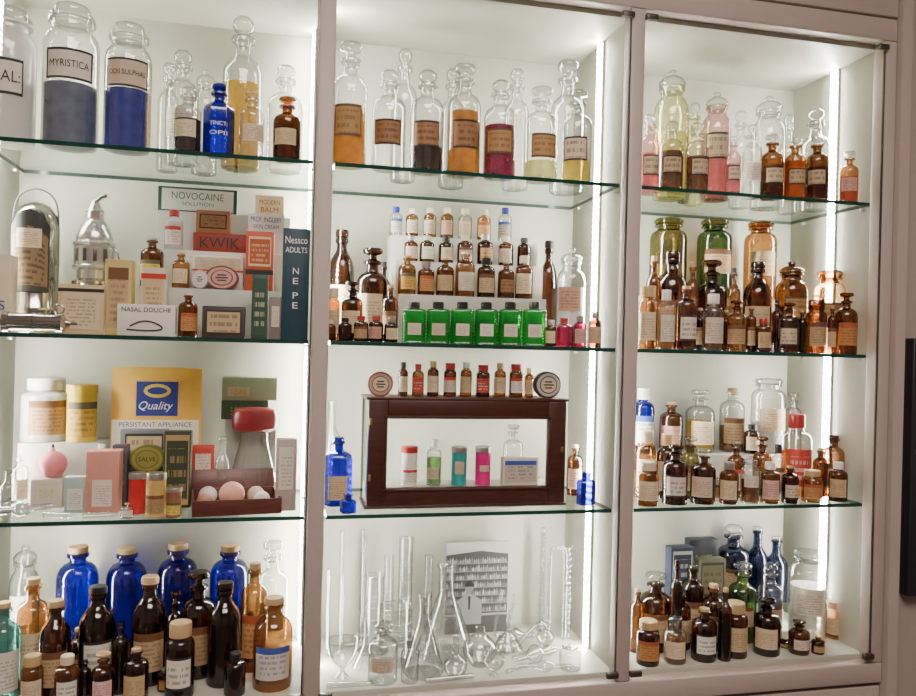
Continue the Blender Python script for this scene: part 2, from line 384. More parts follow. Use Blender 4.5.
INKS={'k':solid('ink_black',(.02,.02,.02),.6),'w':solid('ink_white',(.85,.85,.85),.5),'b':solid('ink_blue',(.02,.035,.24),.6),'r':solid('ink_red',(.5,.03,.02),.6),'g':solid('ink_green',(.03,.15,.10),.6),'y':solid('ink_gold',(.78,.52,.08),.5)}
def table(s):
    for ln in s.strip().splitlines():
        ln=ln.strip()
        if not ln or ln[0]=='#': continue
        txt=None
        if '|' in ln: ln,txt=[q.strip() for q in ln.split('|')]
        f=ln.split(); kind=f[0]; sq=None
        if kind[-2:]in('_s','_h'): kind,sq=kind[:-2],kind[-1]
        x,y,w,Y=map(float,f[1:5]); liq=None
        if len(f)>8 and f[8]!='-':
            q=f[8].split('.'); liq=(q[0],float('.'+q[1]))
        tier=int(f[9]) if len(f)>9 else 0
        lz=None
        if len(f)>10: lz=tuple(float(q) for q in f[10].split(','))
        bottle(kind,x,y,w,Y,f[5],f[6],f[7],liq,tier,txt,sq,lz)
def carton(x0,x1,yt,Y,d,col,name='carton',label='printed cardboard medicine box',zb=0.0,txt=(),panel=None,rot=0.0,rough=.55,cat='box',stripe=None):
    Z0=CTX['z']+zb; xm=(x0+x1)/2
    XA,_=un(x0,yt+15,Y); XB,_=un(x1,yt+15,Y); _,Zt=un(xm,yt,Y); w=XB-XA; h=Zt-Z0; X=(XA+XB)/2
    CTX['placed'].append(('r',XA,XB,Y,Y+d,zb))
    e=thing(name,label,cat,CTX['where'],X,Y+d/2,Z0,rot)
    m=solid('card_%02x%02x%02x'%tuple(int(c*255) for c in col),col,rough)
    b=part('box_body',boxm(w,d,h,m,.0008),e)
    part('lid_flap',boxm(w*.985,d*.97,.0012,m,.0003,(0,0,h)),e)
    if panel:
        pm,(u0,u1,v0,v1)=panel
        V=[(w*(u0-.5),-d/2-.0006,h*v0),(w*(u1-.5),-d/2-.0006,h*v0),(w*(u1-.5),-d/2-.0006,h*v1),(w*(u0-.5),-d/2-.0006,h*v1)]
        part('printed_panel',mk(V,[(0,1,2,3)],pm,False,uvs=[(0,0),(1,0),(1,1),(0,1)]),b)
    if stripe:
        c,v0,v1=stripe
        V=[(-w*.5,-d/2-.0009,h*v0),(w*.5,-d/2-.0009,h*v0),(w*.5,-d/2-.0009,h*v1),(-w*.5,-d/2-.0009,h*v1)]
        part('colour_band',mk(V,[(0,1,2,3)],INKS[c],False),b)
    for (s,v,hs,ws,tc) in txt:
        part('lettering',textm(s,w*ws,h*hs,INKS[tc],y=-d/2-.0013,z=h*v),b)
    CTX['last']=e
    return Zt-CTX['z']+.0012
def riser(x0,x1,Y0,Y1,h,z=None):
    zz=CTX['z'] if z is None else z
    XA,_=un(x0,350,Y0); XB,_=un(x1,350,Y0)
    e=thing('display_riser','plain white display riser lifting bottles on shelf','riser',None,(XA+XB)/2,(Y0+Y1)/2,zz)
    part('riser_body',boxm(XB-XA,Y1-Y0-.001,h,WHITE,.001),e)
    CTX['placed'].append(('r',XA,XB,Y0,Y1,0.0))
WHITE=solid('riser_white',(.50,.505,.44),.45)

# ------------------------------------------------------------ cabinet
PANEL=solid('cabinet_interior',(.47,.475,.395),.5,0,.12,4)
BEIGE=solid('cabinet_beige',(.50,.425,.385),.45,0,.06,8)
BEIGE2=solid('wall_beige',(.43,.355,.32),.7,0,.06,5)
P=[-.56,.0725,.709,1.324]; BY=.33
ZT=CZ+.705; ZB=CZ-.675; SH=[CZ+.351,CZ+.004,CZ-.335]
cab=thing('display_cabinet','large beige built-in display cabinet with white interior','cabinet',None,(P[0]+P[3])/2,.15,.10)
off=-cab.location
def cpart(name,w,d,h,x,y,z,mat,bev=.001,label=None,par=None):
    o=part(name,boxm(w,d,h,mat,bev,(x+off.x,y+off.y,z+off.z)),par or cab,label); return o
W=P[3]-P[0]; XC=(P[0]+P[3])/2
cpart('back_panel',W,.015,ZT-ZB+.04,XC,BY+.0075,ZB-.02,PANEL,.001,'off-white back panel')
cpart('top_panel',W,.30,.016,XC,.181,ZT,PANEL)
cpart('bottom_panel',W,.30,.016,XC,.181,ZB-.016,PANEL)
for i,p in enumerate(P):
    cpart('side_panel',.018,.29,ZT-ZB,p,.185,ZB,PANEL)
    cpart('stile',.032,.036,ZT-ZB+.02,p,.018,ZB-.01,BEIGE,.003)
cpart('top_rail',W+.032,.036,.05,XC,.018,ZT+.0105,BEIGE,.003)
cpart('cornice_board',W+.032,.040,.13,XC,.018,ZT+.064,BEIGE,.003)
cpart('bottom_rail',W+.032,.036,.045,XC,.018,ZB-.056,BEIGE,.003)
cpart('lower_door',W+.032,.030,ZB-.065-.10,XC,.021,.10,BEIGE,.003)
METAL=solid('hinge_dark',(.10,.09,.08),.35,.7)
bays=[(P[i]+.009,P[i+1]-.009) for i in range(3)]
for i in range(3):
    a,b=P[i]+.018,P[i+1]-.018
    for hx in (a+.008,b-.008):
        for hz in (ZT-.014,ZB+.002):
            cpart('hinge',.026,.012,.012,hx,-.005,hz,METAL,.002,'small dark metal hinge clip')
    cpart('seal_strip',.003,.004,ZT-ZB,b-.0005,-.001,ZB,METAL,0,'thin dark vertical door edge')
PIN=solid('pin_metal',(.6,.6,.6),.3,.9)
for (a,b) in bays:
    for z in SH:
        for px_ in (a+.006,b-.006):
            for py in (.06,.27):
                cpart('shelf_pin',.012,.006,.006,px_,py,z-.0105,PIN,.001)
# LED tape: rows of bright diodes behind a clear cover
T=NT('led_diffuser'); tc=T.n('ShaderNodeTexCoord'); sp=T.n('ShaderNodeSeparateXYZ'); T.l(tc.outputs['Object'],sp.inputs[0])
fr=T.math('FRACT',T.math('MULTIPLY',sp.outputs[2],70.0))
em=T.n('ShaderNodeEmission'); em.inputs[0].default_value=(1,.97,.84,1); T.l(T.math('MULTIPLY_ADD',T.math('LESS_THAN',fr,.5),190.0,45.0),em.inputs[1])
T.l(em.outputs[0],T.out.inputs[0]); LED=T.m
ALU=solid('aluminium',(.8,.8,.8),.35,.5)
for bi,(a,b) in enumerate(bays):
    for sx,s in ((a,1),(b,-1)):
        e=thing('led_strip_light','thin vertical white strip light on the cabinet side','light','strip lights inside the cabinet',sx+s*.003,.29 if (bi==0 and s==-1) else .165,ZB)
        part('channel',boxm(.005,.024,ZT-ZB,ALU,.0005),e)
        part('diffuser',boxm(.005,.018,ZT-ZB-.01,LED,.001,(s*.0050,0,.005)),e,'glowing white diffuser')
for bi,(a,b) in enumerate(bays):
    for ri,z in enumerate(SH):
        x0,x1=a+.012,b-.012
        me=boxm(x1-x0,.285,.008,[SHELFG,EDGE],.0)
        for p in me.polygons:
            if abs(p.normal.z)<.5: p.material_index=1
        o=bpy.data.objects.new('glass_shelf',me); COL.objects.link(o); o.location=((x0+x1)/2,.030+.1425,z-.004)
        o['label']='clear glass shelf with dark green polished edge'; o['category']='shelf'; o['group']='glass shelves in the cabinet'
S1,S2,S3,S4=SH[0]+.004,SH[1]+.004,SH[2]+.004,ZB

# ------------------------------------------------------------ room
def rb(n,w,d,h,x,y,z,m): return struct(n,boxm(w,d,h,m,0,(0,0,0)),(x,y,z))
rb('wall_north',2.0,.2,1.0,XC,.12,ZT+.195,BEIGE2)
rb('wall_east',1.8,.2,2.9,P[3]+.0175+.9,.12,0,BEIGE2)
rb('wall_west',.2,4.2,2.9,-1.9,-1.9,0,BEIGE2)
rb('wall_left',1.20,.2,2.9,P[0]-.0175-.6,.12,0,BEIGE2)
rb('wall_right',.2,4.2,2.9,3.15,-1.9,0,BEIGE2)
rb('wall_south',5.4,.2,2.9,.6,-4.1,0,BEIGE2)
rb('floor',5.4,4.6,.1,.6,-1.9,-.1,solid('floor_carpet',(.12,.09,.08),.9))
rb('ceiling',5.4,4.6,.1,.6,-1.9,2.9,solid('ceiling_paint',(.6,.55,.5),.8))
rb('trim_1',.026,.03,ZT-ZB+.30,P[3]+.031,.002,ZB-.10,BEIGE)
xa,za=un(908,597,-.01); _,zt=un(908,338,-.01)
e=thing('wall_panel','dark framed panel mounted on beige wall','panel',None,xa+.2,.005,za)
part('panel_board',boxm(.4,.03,zt-za,solid('panel_dark',(.02,.02,.025),.4),.003),e)
part('panel_rim',boxm(.38,.004,.012,solid('panel_rim',(.25,.22,.2),.4),.001,(0,-.017,(zt-za)*.55)),e)

# ============================================================ BAY 1 ROW 1
shelf(S1,'bottles on the top shelf')
table('''
bigjar 8 8 60 .09 white glass boxed white.6 0 .32,.58,.62 | GAL:
bigjar 71 5 59 .075 clear glass boxed slate.42 0 .43,.64,.88 | MYRISTICA
bigjar 128 24 49 .07 clear glass boxed blue.46 0 .46,.68,.98 | ODII SULPHAS
shop 182 50 34 .16 clear glass white -
shop 188 87 28 .06 clear glass cream black.5
shop_h 219 83 30 .06 blue blue - - | TINCT:/OPII
shop 242 16 40 .17 clear glass - gold.55
shop 252 90 26 .06 clear glass cream -
shop 285 65 36 .16 clear glass white -
shopd 287 97 28 .06 amber amber cream brown.5
shop 168 62 22 .24 clear glass - -
jar 205 70 26 .24 clear glass - -
''')
# ============================================================ BAY 1 ROW 2
shelf(S2,'remedies on the second shelf',{0:(.035,.135,0.0),1:(.14,.215,.098),2:(.215,.262,.182),3:(.262,.31,.27),4:(.14,.30,0.0)})
riser(134,279,.14,.215,.098); riser(148,285,.2155,.262,.182); riser(152,287,.2625,.305,.270)
carton(158,237,188,.272,.03,(.72,.72,.66),'carton','flat white box with dark green border and lettering',zb=.270,txt=[('NOVOCAINE',.66,.28,.66,'g'),('SOLUTION',.34,.14,.4,'g')],panel=(paper('greenborder',(.72,.74,.68),(.02,.08,.06),None,True,0),(.0,1,.0,1)))
carton(255,284,196,.272,.025,(.72,.62,.40),'carton','small cream box with yellow print',zb=.270,txt=[('MODERN',.7,.22,.7,'r'),('BALM',.35,.22,.6,'r')])
carton(193,246,234,.222,.03,(.24,.025,.015),'carton','dark red box with large black lettering',zb=.182,txt=[('KWIK',.5,.6,.75,'k')])
carton(196,230,211,.222,.028,(.36,.14,.06),'carton','brown box stacked on dark red box',zb=un(219,234,.222)[1]-S2+.0012,panel=(LB['brown'][0],(.1,.9,.2,.85)))
carton(248,284,214,.222,.028,(.75,.74,.72),'carton','white box with blue lettering',zb=.182,txt=[("PROF. INGLEBY",.86,.12,.85,'b'),("SKIN CREAM",.68,.1,.7,'b')])
carton(246,274,232,.145,.04,(.52,.08,.03),'carton','tall orange red remedy box',zb=.098,panel=(paper('redbrown',(.55,.13,.05),(.75,.6,.35),None,True,6),(.10,.90,.42,.92)),stripe=('k',.28,.36))
carton(192,243,256,.18,.03,(.75,.73,.68),'carton','white box behind small round tins',zb=.098,panel=(LB['white'][0],(.05,.95,.6,.95)),stripe=('r',.55,.60))
table('''
screw 174 210 19 .235 white red whiter - 2
med 152 238 24 .17 amber metal yellow - 1
med 181 253 18 .16 orange cork cream - 1
med 188 293 20 .08 amber cream orange - 0
''')
def disctin(xc,yc,w,h,Y,zb,rim,face,label,thick=.018,txt=None,face2=None):
    r1=mpp(xc,yc,Y)*w/2; r2=mpp(xc,yc,Y)*h/2; X,_=un(xc,yc,Y)
    e=thing('round_tin',label,'tin',CTX['where'],X,Y,CTX['z']+zb)
    me=lathe([(0,0),(.97,0),(1,.06),(1,.94),(.97,1),(0,1)],rim,seg=36)
    M=Matrix.Translation((0,thick/2,r2))@Matrix.Rotation(pi/2,4,'X')@Matrix.Diagonal((r1,r2,thick,1))
    me.transform(M); part('tin_body',me,e)
    def disc(rad,off,mt,nm):
        me=lathe([(rad,0),(rad,.0006),(0,.0006)],mt,seg=36)
        me.transform(Matrix.Translation((0,-thick/2-off,r2))@Matrix.Rotation(pi/2,4,'X')@Matrix.Diagonal((r1,r2,1,1))); part(nm,me,e)
    disc(.86,0,face,'lid_label'); disc(.66,.0007,rim,'printed_ring'); disc(.58,.0014,face2 or face,'printed_centre')
    for zz,ww in ((.22,.6),(0,.85),(-.22,.6)):
        if not txt: part('printed_line',mk([(-r1*.45*ww,-thick/2-.0026,r2*(1+zz)-r2*.05),(r1*.45*ww,-thick/2-.0026,r2*(1+zz)-r2*.05),(r1*.45*ww,-thick/2-.0026,r2*(1+zz)+r2*.05),(-r1*.45*ww,-thick/2-.0026,r2*(1+zz)+r2*.05)],[(0,1,2,3)],INKS['k'],False),e)
    if txt: part('lettering',textm(txt,r1*.95,r2*.32,INKS['k'],y=-thick/2-.0026,z=r2),e)
disctin(222,283,34,25,.155,.098,solid('tin_dark',(.18,.06,.05),.4),solid('tin_pinkface',(.66,.34,.32),.5),'oval tin with pink label standing on edge')
disctin(200,286,17,20,.15,.098,solid('tin_w',(.6,.6,.58),.3,.6),solid('tin_whiteface',(.8,.78,.7),.5),'small white round tin standing on edge')
carton(117,175,305,.05,.03,(.78,.76,.70),'carton','white nasal douche box with grey outline drawing',txt=[('NASAL DOUCHE',.85,.14,.85,'k')])
part('printed_drawing',tube([(-.028,-.0165,.018),(-.01,-.0165,.030),(.012,-.0165,.028),(.034,-.0165,.016),(.022,-.0165,.010),(-.01,-.0165,.010),(-.034,-.0165,.012)],.0011,INKS['k']),CTX['last'])
carton(202,245,307,.06,.025,(.05,.04,.035),'carton','dark box with grey picture panel and pale rim',panel=(LB['boxb'][0],(.08,.92,.12,.9)))
carton(252,268,275,.05,.03,(.03,.08,.05),'carton','narrow tall dark green box',panel=(paper('greenp',(.03,.08,.05),(.6,.6,.4),None,False,6),(.1,.9,.05,.95)))
carton(269,282,298,.045,.025,(.20,.17,.15),'carton','small dark box with white cup picture',panel=(LB['white'][0],(.2,.8,.3,.8)))
carton(283,310,229,.04,.035,(.012,.05,.075),'carton','tall dark teal nerve remedy box with white lettering',txt=[('Nessco',.90,.065,.82,'w'),('ADULTS',.81,.05,.8,'w'),('N',.62,.055,.22,'w'),('E',.53,.055,.2,'w'),('P',.40,.055,.2,'w'),('E',.31,.055,.2,'w')])
carton(58,104,285,.06,.04,(.62,.50,.30),'carton','cream coloured remedy box with brown print',panel=(LB['cream'][0],(.08,.92,.1,.9)),stripe=('k',.86,.93))
carton(105,132,260,.08,.04,(.56,.46,.16),'carton','upright pale yellow box with small print',panel=(LB['tan'][0],(.12,.88,.1,.9)))
carton(-6,11,255,.10,.04,(.66,.58,.42),'carton','upright cream box with blue letter',txt=[('S',.35,.12,.4,'b')])
carton(141,166,268,.10,.03,(.60,.55,.42),'carton','small cream box with brown print',panel=(LB['cream'][0],(.08,.92,.1,.9)),stripe=('r',.84,.92))
CHR=solid('chrome',(.60,.59,.55),.14,1.0,.04)
Y=.20; X,_=un(35,260,Y); m=mpp(35,260,Y); R=26*m; H=un(35,199,Y)[1]-S2
e=thing('metal_canister','tall silver metal inhaler canister with wire handle','canister',CTX['where'],X,Y,S2)
part('metal_body',lathe([(0,0),(R*.9,0),(R,.004),(R,.02),(R*.96,.024),(R*.96,H*.16),(R,H*.17),(R,H*.19),(R*.96,H*.20),(R*.96,H*.50),(R,H*.52),(R,H*.55),(R*.95,H*.57),(R*.95,H*.80),(R*.85,H*.88),(R*.6,H*.94),(R*.3,H*.97),(0,H*.98)],CHR),e)
part('wire_handle',tube([(-R*.9,0,H*.8),(-R*.95,0,H*1.0),(-R*.3,0,H*1.08),(R*.3,0,H*1.08),(R*.95,0,H*1.0),(R*.9,0,H*.8)],.0018,METAL),e)
V=[];UV=[];Fc=[]
for i in range(11):
    t=-.85+1.7*i/10
    for j,z in enumerate((.30,.90)): V.append((R*1.02*sin(t),-R*1.02*cos(t),z*H-.12*H*j*(abs(t)/.85)**2)); UV.append((i/10,j))
for i in range(10): Fc.append((2*i,2*i+2,2*i+3,2*i+1))
part('paper_label',mk(V,Fc,paper('arch',(.30,.24,.16),(.03,.03,.03),(.03,.03,.03),True,13,.7),uvs=UV),e,'dark arched label')
V=[];UV=[];Fc=[]
for i in range(9):
    t=-.5+1.0*i/8
    for j,z in enumerate((.62,.76)): V.append((R*1.035*sin(t),-R*1.035*cos(t),z*H)); UV.append((i/8,j))
for i in range(8): Fc.append((2*i,2*i+2,2*i+3,2*i+1))
part('title_label',mk(V,Fc,LB['cream'][0],uvs=UV),e,'cream title band')
CTX['placed'].append(('r',X-R,X+R,Y-R,Y+R,0.0))
Y=.20; X,_=un(94,260,Y); m=mpp(94,260,Y); R=22*m; H=un(94,196,Y)[1]-S2
e=thing('vaporizer','silver metal lantern-shaped vaporizer with conical hood and spout','vaporizer',CTX['where'],X,Y,S2)
WM=solid('vap_metal',(.66,.66,.62),.22,.75)
part('lamp_base',lathe([(0,0),(R,0),(R,.006),(R*.9,.012),(R*.9,H*.34),(R*1.02,H*.36),(R*1.02,H*.38),(R*.85,H*.40),(0,H*.40)],CHR),e)
part('drum',lathe([(R*.80,H*.395),(R*.80,H*.46),(R*1.0,H*.475),(R*1.0,H*.49),(R*.94,H*.50),(R*.94,H*.63),(R*1.0,H*.64),(R*1.0,H*.655),(R*.9,H*.67),(0,H*.67)],WM,ang=.4),e)
for t in (-.75,-.25,.25,.75):
    me=boxm(.007,.002,H*.09,METAL,.0005); me.transform(Matrix.Rotation(t,4,'Z')@Matrix.Translation((0,-R*.945,H*.52))); part('vent_slot',me,e)
part('conical_hood',lathe([(R*.85,H*.665),(R*.86,H*.70),(R*.70,H*.76),(R*.48,H*.82),(R*.40,H*.83),(R*.40,H*.88),(R*.46,H*.885),(R*.22,H*.94),(R*.12,H*.97),(0,H*.97)],WM),e)
part('spout',tube([(0,0,H*.93),(.002,0,H*.975),(.010,0,H*1.0),(.022,0,H*1.005)],.004,CHR),e)
part('carry_handle',tube([(R*.9,0,H*.63),(R*1.25,0,H*.60),(R*1.25,0,H*.50),(R*.9,0,H*.49)],.0018,CHR),e)
CTX['placed'].append(('r',X-R,X+R,Y-R,Y+R,0.0))
Y=.060; X,_=un(36,318,Y); m=mpp(36,318,Y); r=12*m
SYR=solid('syringe_metal',(.60,.59,.56),.17,1.0,.04)
e=thing('metal_syringe','chrome metal syringe lying on the glass shelf','syringe',CTX['where'],X,Y,S2)
Lh=34*m
me=lathe([(0,-Lh),(r*.8,-Lh),(r,-Lh*.97),(r,-Lh*.80),(r*.84,-Lh*.78),(r*.84,-Lh*.1),(r*.92,-Lh*.09),(r*.92,-Lh*.05),(r*.84,-Lh*.04),(r*.84,Lh*.62),(r,Lh*.64),(r,Lh*.84),(r*.8,Lh*.88),(r*.45,Lh*.94),(r*.3,Lh*1.06),(0,Lh*1.06)],SYR)
me.transform(Matrix.Translation((0,0,r))@Matrix.Rotation(pi/2,4,'Y')); part('barrel',me,e)
part('nozzle',tube([(Lh*1.03,0,r),(Lh*1.2,0,r),(Lh*1.28,0,r)],.003,SYR),e)
part('finger_ring',tube([(Lh*.7+.009*cos(i*pi/6),-.0,r*2+.006+.009*sin(i*pi/6)) for i in range(13)],.0018,SYR),e)
part('plunger',joinm([(boxm(.03,.005,.005,SYR,.0005),Matrix.Translation((-Lh-.015,0,r-.0025)),0),(lathe([(0,0),(r*.8,0),(r*.8,.003),(0,.003)],SYR),Matrix.Translation((-Lh-.033,0,r))@Matrix.Rotation(pi/2,4,'Y'),0)],[SYR]),e)

# ============================================================ BAY 1 ROW 3
zr=un(60,443,.21)[1]-S3
shelf(S3,'remedies on the third shelf',{0:(.035,.30,0.0),5:(.205,.305,zr)})
riser(20,103,.205,.305,zr)
table('''
pot 46 378 52 .26 white white tan - 5 .12,.66,.8
can 82 384 32 .25 tin_yellow yellow yellow - 5 .10,.70,1.1
''')
XA,_=un(110,400,.22); XB,_=un(201,400,.22); Zt=un(155,367,.22)[1]; w=XB-XA; h=Zt-S3
e=thing('appliance_envelope','large soft orange and cream packet with dark blue emblem','envelope',CTX['where'],(XA+XB)/2,.235,S3)
OR=solid('env_orange',(.80,.48,.08),.6); CRM=solid('env_cream',(.82,.76,.58),.6)
V=[];Fc=[];nu,nv=16,14
for side in (-1,1):
    for j in range(nv+1):
        for i in range(nu+1):
            u=2*i/nu-1; v=j/nv
            bul=.0020+.0090*(1-abs(u)**6)*(1-max(0,(v-.85)/.15)**2*.7)
            V.append((u*w/2,side*bul,v*h*(1-.010*u*u*v)))
n1=(nu+1)*(nv+1)
for s in (0,1):
    for j in range(nv):
        for i in range(nu):
            q=[s*n1+j*(nu+1)+i,s*n1+j*(nu+1)+i+1,s*n1+(j+1)*(nu+1)+i+1,s*n1+(j+1)*(nu+1)+i]; Fc.append(tuple(q if s==0 else q[::-1]))
ed=[j*(nu+1) for j in range(nv+1)]; er=[j*(nu+1)+nu for j in range(nv+1)]; et=[nv*(nu+1)+i for i in range(nu+1)]; eb=[i for i in range(nu+1)]
for E_ in (ed,er,et,eb):
    for a_,b_ in zip(E_,E_[1:]): Fc.append((a_,b_,b_+n1,a_+n1))
b=part('envelope_body',mk(V,Fc,OR,ang=1.0),e)
def quad(par,name,x0,x1,z0,z1,y,mat):
    return part(name,mk([(x0,y,z0),(x1,y,z0),(x1,y,z1),(x0,y,z1)],[(0,1,2,3)],mat,False,uvs=[(0,0),(1,0),(1,1),(0,1)]),par)
def oval(rx,rz,x,y,z,mat,t=.0005):
    me=lathe([(1,0),(1,t),(0,t)],mat,seg=32); me.transform(Matrix.Translation((x,y,z))@Matrix.Rotation(pi/2,4,'X')@Matrix.Diagonal((rx,rz,1,1))); return me
quad(b,'cream_band',-w*.48,w*.48,h*.30,h*.60,-.0113,CRM)
quad(b,'emblem_square',-w*.22,w*.24,h*.63,h*.89,-.0116,INKS['b'])
part('emblem_oval',oval(w*.15,h*.052,w*.01,-.0120,h*.82,INKS['y']),b)
part('emblem_core',oval(w*.11,h*.028,w*.01,-.0128,h*.82,INKS['b']),b)
part('lettering',textm('Quality',w*.38,h*.08,INKS['w'],y=-.0126,z=h*.70,shear=.35),b)
part('lettering',textm('PERSISTANT APPLIANCE',w*.80,h*.035,INKS['b'],y=-.0120,z=h*.565),b)
CTX['placed'].append(('r',XA,XB,.22,.25,0.0))
carton(225,276,420,.262,.04,(.34,.36,.33),'carton','grey cardboard box at bottom of stack')
carton(221,268,401,.262,.04,(.05,.09,.05),'carton','dark green box with small print in stack',zb=un(250.5,420,.262)[1]-S3+.0012,panel=(paper('greenp2',(.05,.09,.05),(.5,.5,.35),None,False,5),(.1,.9,.1,.9)))
carton(222,277,378,.262,.04,(.40,.48,.34),'carton','pale green box on top of stack',zb=un(244.5,401,.262)[1]-S3+.0012,panel=(LB['cream'][0],(.1,.5,.2,.6)))
carton(86,119,452,.09,.04,(.66,.30,.24),'carton','pink box with white picture and print',panel=(LB['white'][0],(.2,.8,.12,.55)))
carton(64,86,478,.10,.03,(.40,.54,.50),'carton','small pale teal box',panel=(LB['white'][0],(.15,.85,.1,.7)))
carton(112,127,446,.15,.03,(.08,.07,.08),'carton','narrow dark grey box',panel=(paper('darkp',(.08,.07,.08),(.5,.45,.4),None,False,6),(.1,.9,.1,.9)))
carton(164,191,432,.13,.03,(.03,.045,.03),'carton','dark green upright box with pale figure drawing',panel=(paper('darkg',(.04,.055,.035),(.40,.30,.12),None,True,5),(.06,.94,.04,.96)))
carton(276,297,440,.08,.03,(.50,.40,.37),'carton','slim pinkish grey box with dark print',panel=(LB['white'][0],(.15,.85,.3,.9)))
carton(120,168,430,.19,.02,(.16,.16,.20),'carton','grey box with picture behind small tins',panel=(LB['boxb'][0],(.1,.9,.5,.95)))
carton(192,214,446,.20,.015,(.50,.07,.04),'carton','small red box with pale print',panel=(LB['whiter'][0],(.15,.85,.5,.95)))
carton(30,62,480,.155,.04,(.52,.44,.37),'carton','upright beige carton carrying pink bulb',panel=(LB['white'][0],(.2,.8,.3,.8)))
table('''
can 137 472 18 .09 tin_red metal - - 
can 156 472 21 .06 tin_gold metal tan -
can 174 487 16 .05 tin_brown metal yellow -
med 127 503 13 .05 clear cork white -
slim 8 470 16 .12 clear glass - -
med 20 455 18 .18 clear glass cream -
screw 101 444 14 .18 clear white white -
slim 222 436 15 .20 clear glass - -
''')
CTX_T=carton(131,160,474,.145,.03,(.35,.30,.2),'carton','low brown carton under round tin')
disctin(148,457,36,30,.158,CTX_T,solid('tin_olive',(.14,.16,.03),.4),solid('tin_goldface',(.28,.27,.06),.4),'round olive green tin with gold rim',txt='SALVE')
Y=.235; X,_=un(254,450,Y); m=mpp(254,450,Y); Z0=S3; H=un(254,430,Y)[1]-Z0
e=thing('glass_flask','clear conical glass flask with wide dark red oval tin on top','flask',CTX['where'],X,Y,Z0)
R=26*m
part('glass_body',lathe([(0,.003),(R*.9,0),(R,.006),(R*.98,.012),(R*.90,H*.30),(R*.60,H*.76),(R*.55,H*.84),(R*.55,H*.97),(R*.66,H)],GL['clear'][0]),e)
me=lathe([(0,0),(.8,0),(.96,.12),(1,.35),(1,.7),(.9,.92),(.6,1),(0,1)],solid('rubber_red',(.20,.015,.02),.35),seg=32)
me.transform(Matrix.Translation((0,0,H*.985))@Matrix.Diagonal((23*m,15*m,24*m,1))); part('red_top',me,e)
CTX['placed'].append(('c',X,Y,R,0.0))
Yb=.176; X,_=un(58,466,Yb); m=mpp(58,466,Yb); zc=un(46,480,.155)[1]
e=thing('bulb_sprayer','pink rubber bulb syringe with dark nozzle','bulb syringe',CTX['where'],X-.010,Yb,zc+.0015)
r=15*m
part('rubber_bulb',lathe([(0,0)]+[(r*sin(a*pi/12),r-r*cos(a*pi/12)) for a in range(1,12)]+[(r*.15,r*2.0),(r*.15,r*2.25),(0,r*2.25)],solid('rubber_pink',(.66,.20,.23),.4)),e)
part('nozzle',lathe([(0,r*2.2),(r*.12,r*2.2),(r*.06,r*2.5),(0,r*2.5)],INKS['k']),e)
XA,_=un(188,500,.05); XB,_=un(278,500,.05); w=XB-XA; d=.135; hh=.030
MAH=wood('mahogany',(.025,.008,.005),(.090,.027,.016),.42) 
RW=wood('case_redwood',(.06,.017,.013),(.15,.045,.033),.4)
e=thing('instrument_case','open dark red wooden case with raised lid on glass shelf','case',CTX['where'],(XA+XB)/2,.040+d/2+.008,S3,.12)
T4=[(boxm(w,.004,hh,RW,.0006),Matrix.Translation((0,-d/2+.002,0)),0),(boxm(w,.004,hh,RW,.0006),Matrix.Translation((0,d/2-.002,0)),0),
 (boxm(.004,d-.008,hh,RW,.0006),Matrix.Translation((-w/2+.002,0,0)),0),(boxm(.004,d-.008,hh,RW,.0006),Matrix.Translation((w/2-.002,0,0)),0),(boxm(w-.008,d-.008,.003,RW,0),Matrix.Identity(4),0)]
part('tray',joinm(T4,[RW]),e)
me=boxm(w,.006,.040,RW,.001); me.transform(Matrix.Translation((0,d/2+.003,hh-.002))@Matrix.Rotation(radians(-20),4,'X')); part('lid',me,e,'raised wooden lid')
part('lining',boxm(w-.01,d-.01,.002,solid('lining_white',(.40,.30,.25),.8),0,(0,0,.003)),e)
for (px_,dy,rr,c,nm) in ((232,.055,.025,(.72,.38,.29),'pink'),(208,.085,.018,(.72,.68,.62),'white'),(256,.090,.017,(.6,.52,.45),'cream'),(262,.045,.016,(.74,.70,.64),'white'),(205,.045,.015,(.45,.2,.15),'brown')):
    X,_=un(px_,490,.05+dy)
    e=thing('rubber_ball',nm+' rubber ball fitting lying in the open case','ball','rubber fittings in the open case',X,.05+dy,S3+.0052)
    part('ball_body',lathe([(0,0)]+[(rr*sin(a*pi/14),rr-rr*cos(a*pi/14)) for a in range(1,14)]+[(0,rr*2.0)],solid('ball_'+nm,c,.45)),e)
def lyingtube(x,Y,L,r,z,label,ang=0.0,bulb=None,name='glass_tube'):
    X,_=un(x,500,Y) if z>S4+.1 else un(x,660,Y); R_=bulb or r
    e=thing(name,label,'laboratory glass',CTX['where'],X,Y,z,ang)
    pr=[(0,-L/2),(r*.8,-L/2),(r,-L/2+.003)]
    if bulb: pr+= [(r,-L*.18),(bulb*.6,-L*.12),(bulb*.9,-L*.05),(bulb,0),(bulb*.9,L*.05),(bulb*.6,L*.12),(r*.8,L*.18)]
    pr+=[(r*.8,L/2-.002),(r*.9,L/2)]
    me=lathe(pr,LABG,seg=24); me.transform(Matrix.Translation((0,0,R_))@Matrix.Rotation(pi/2,4,'Y')); part('glass_body',me,e); return e
LABG=glassm('lab_glass',(.98,.99,.99),(.30,.33,.32),.04,(.95,.97,.95),2.4,.20,.85)
lyingtube(22,.07,.10,.007,S3,'clear glass nozzle lying on the glass shelf',.5,bulb=.016)
lyingtube(58,.055,.05,.006,S3,'short clear glass tube lying on shelf',-.2)
lyingtube(98,.055,.05,.006,S3,'short clear glass tube lying on shelf',.1)

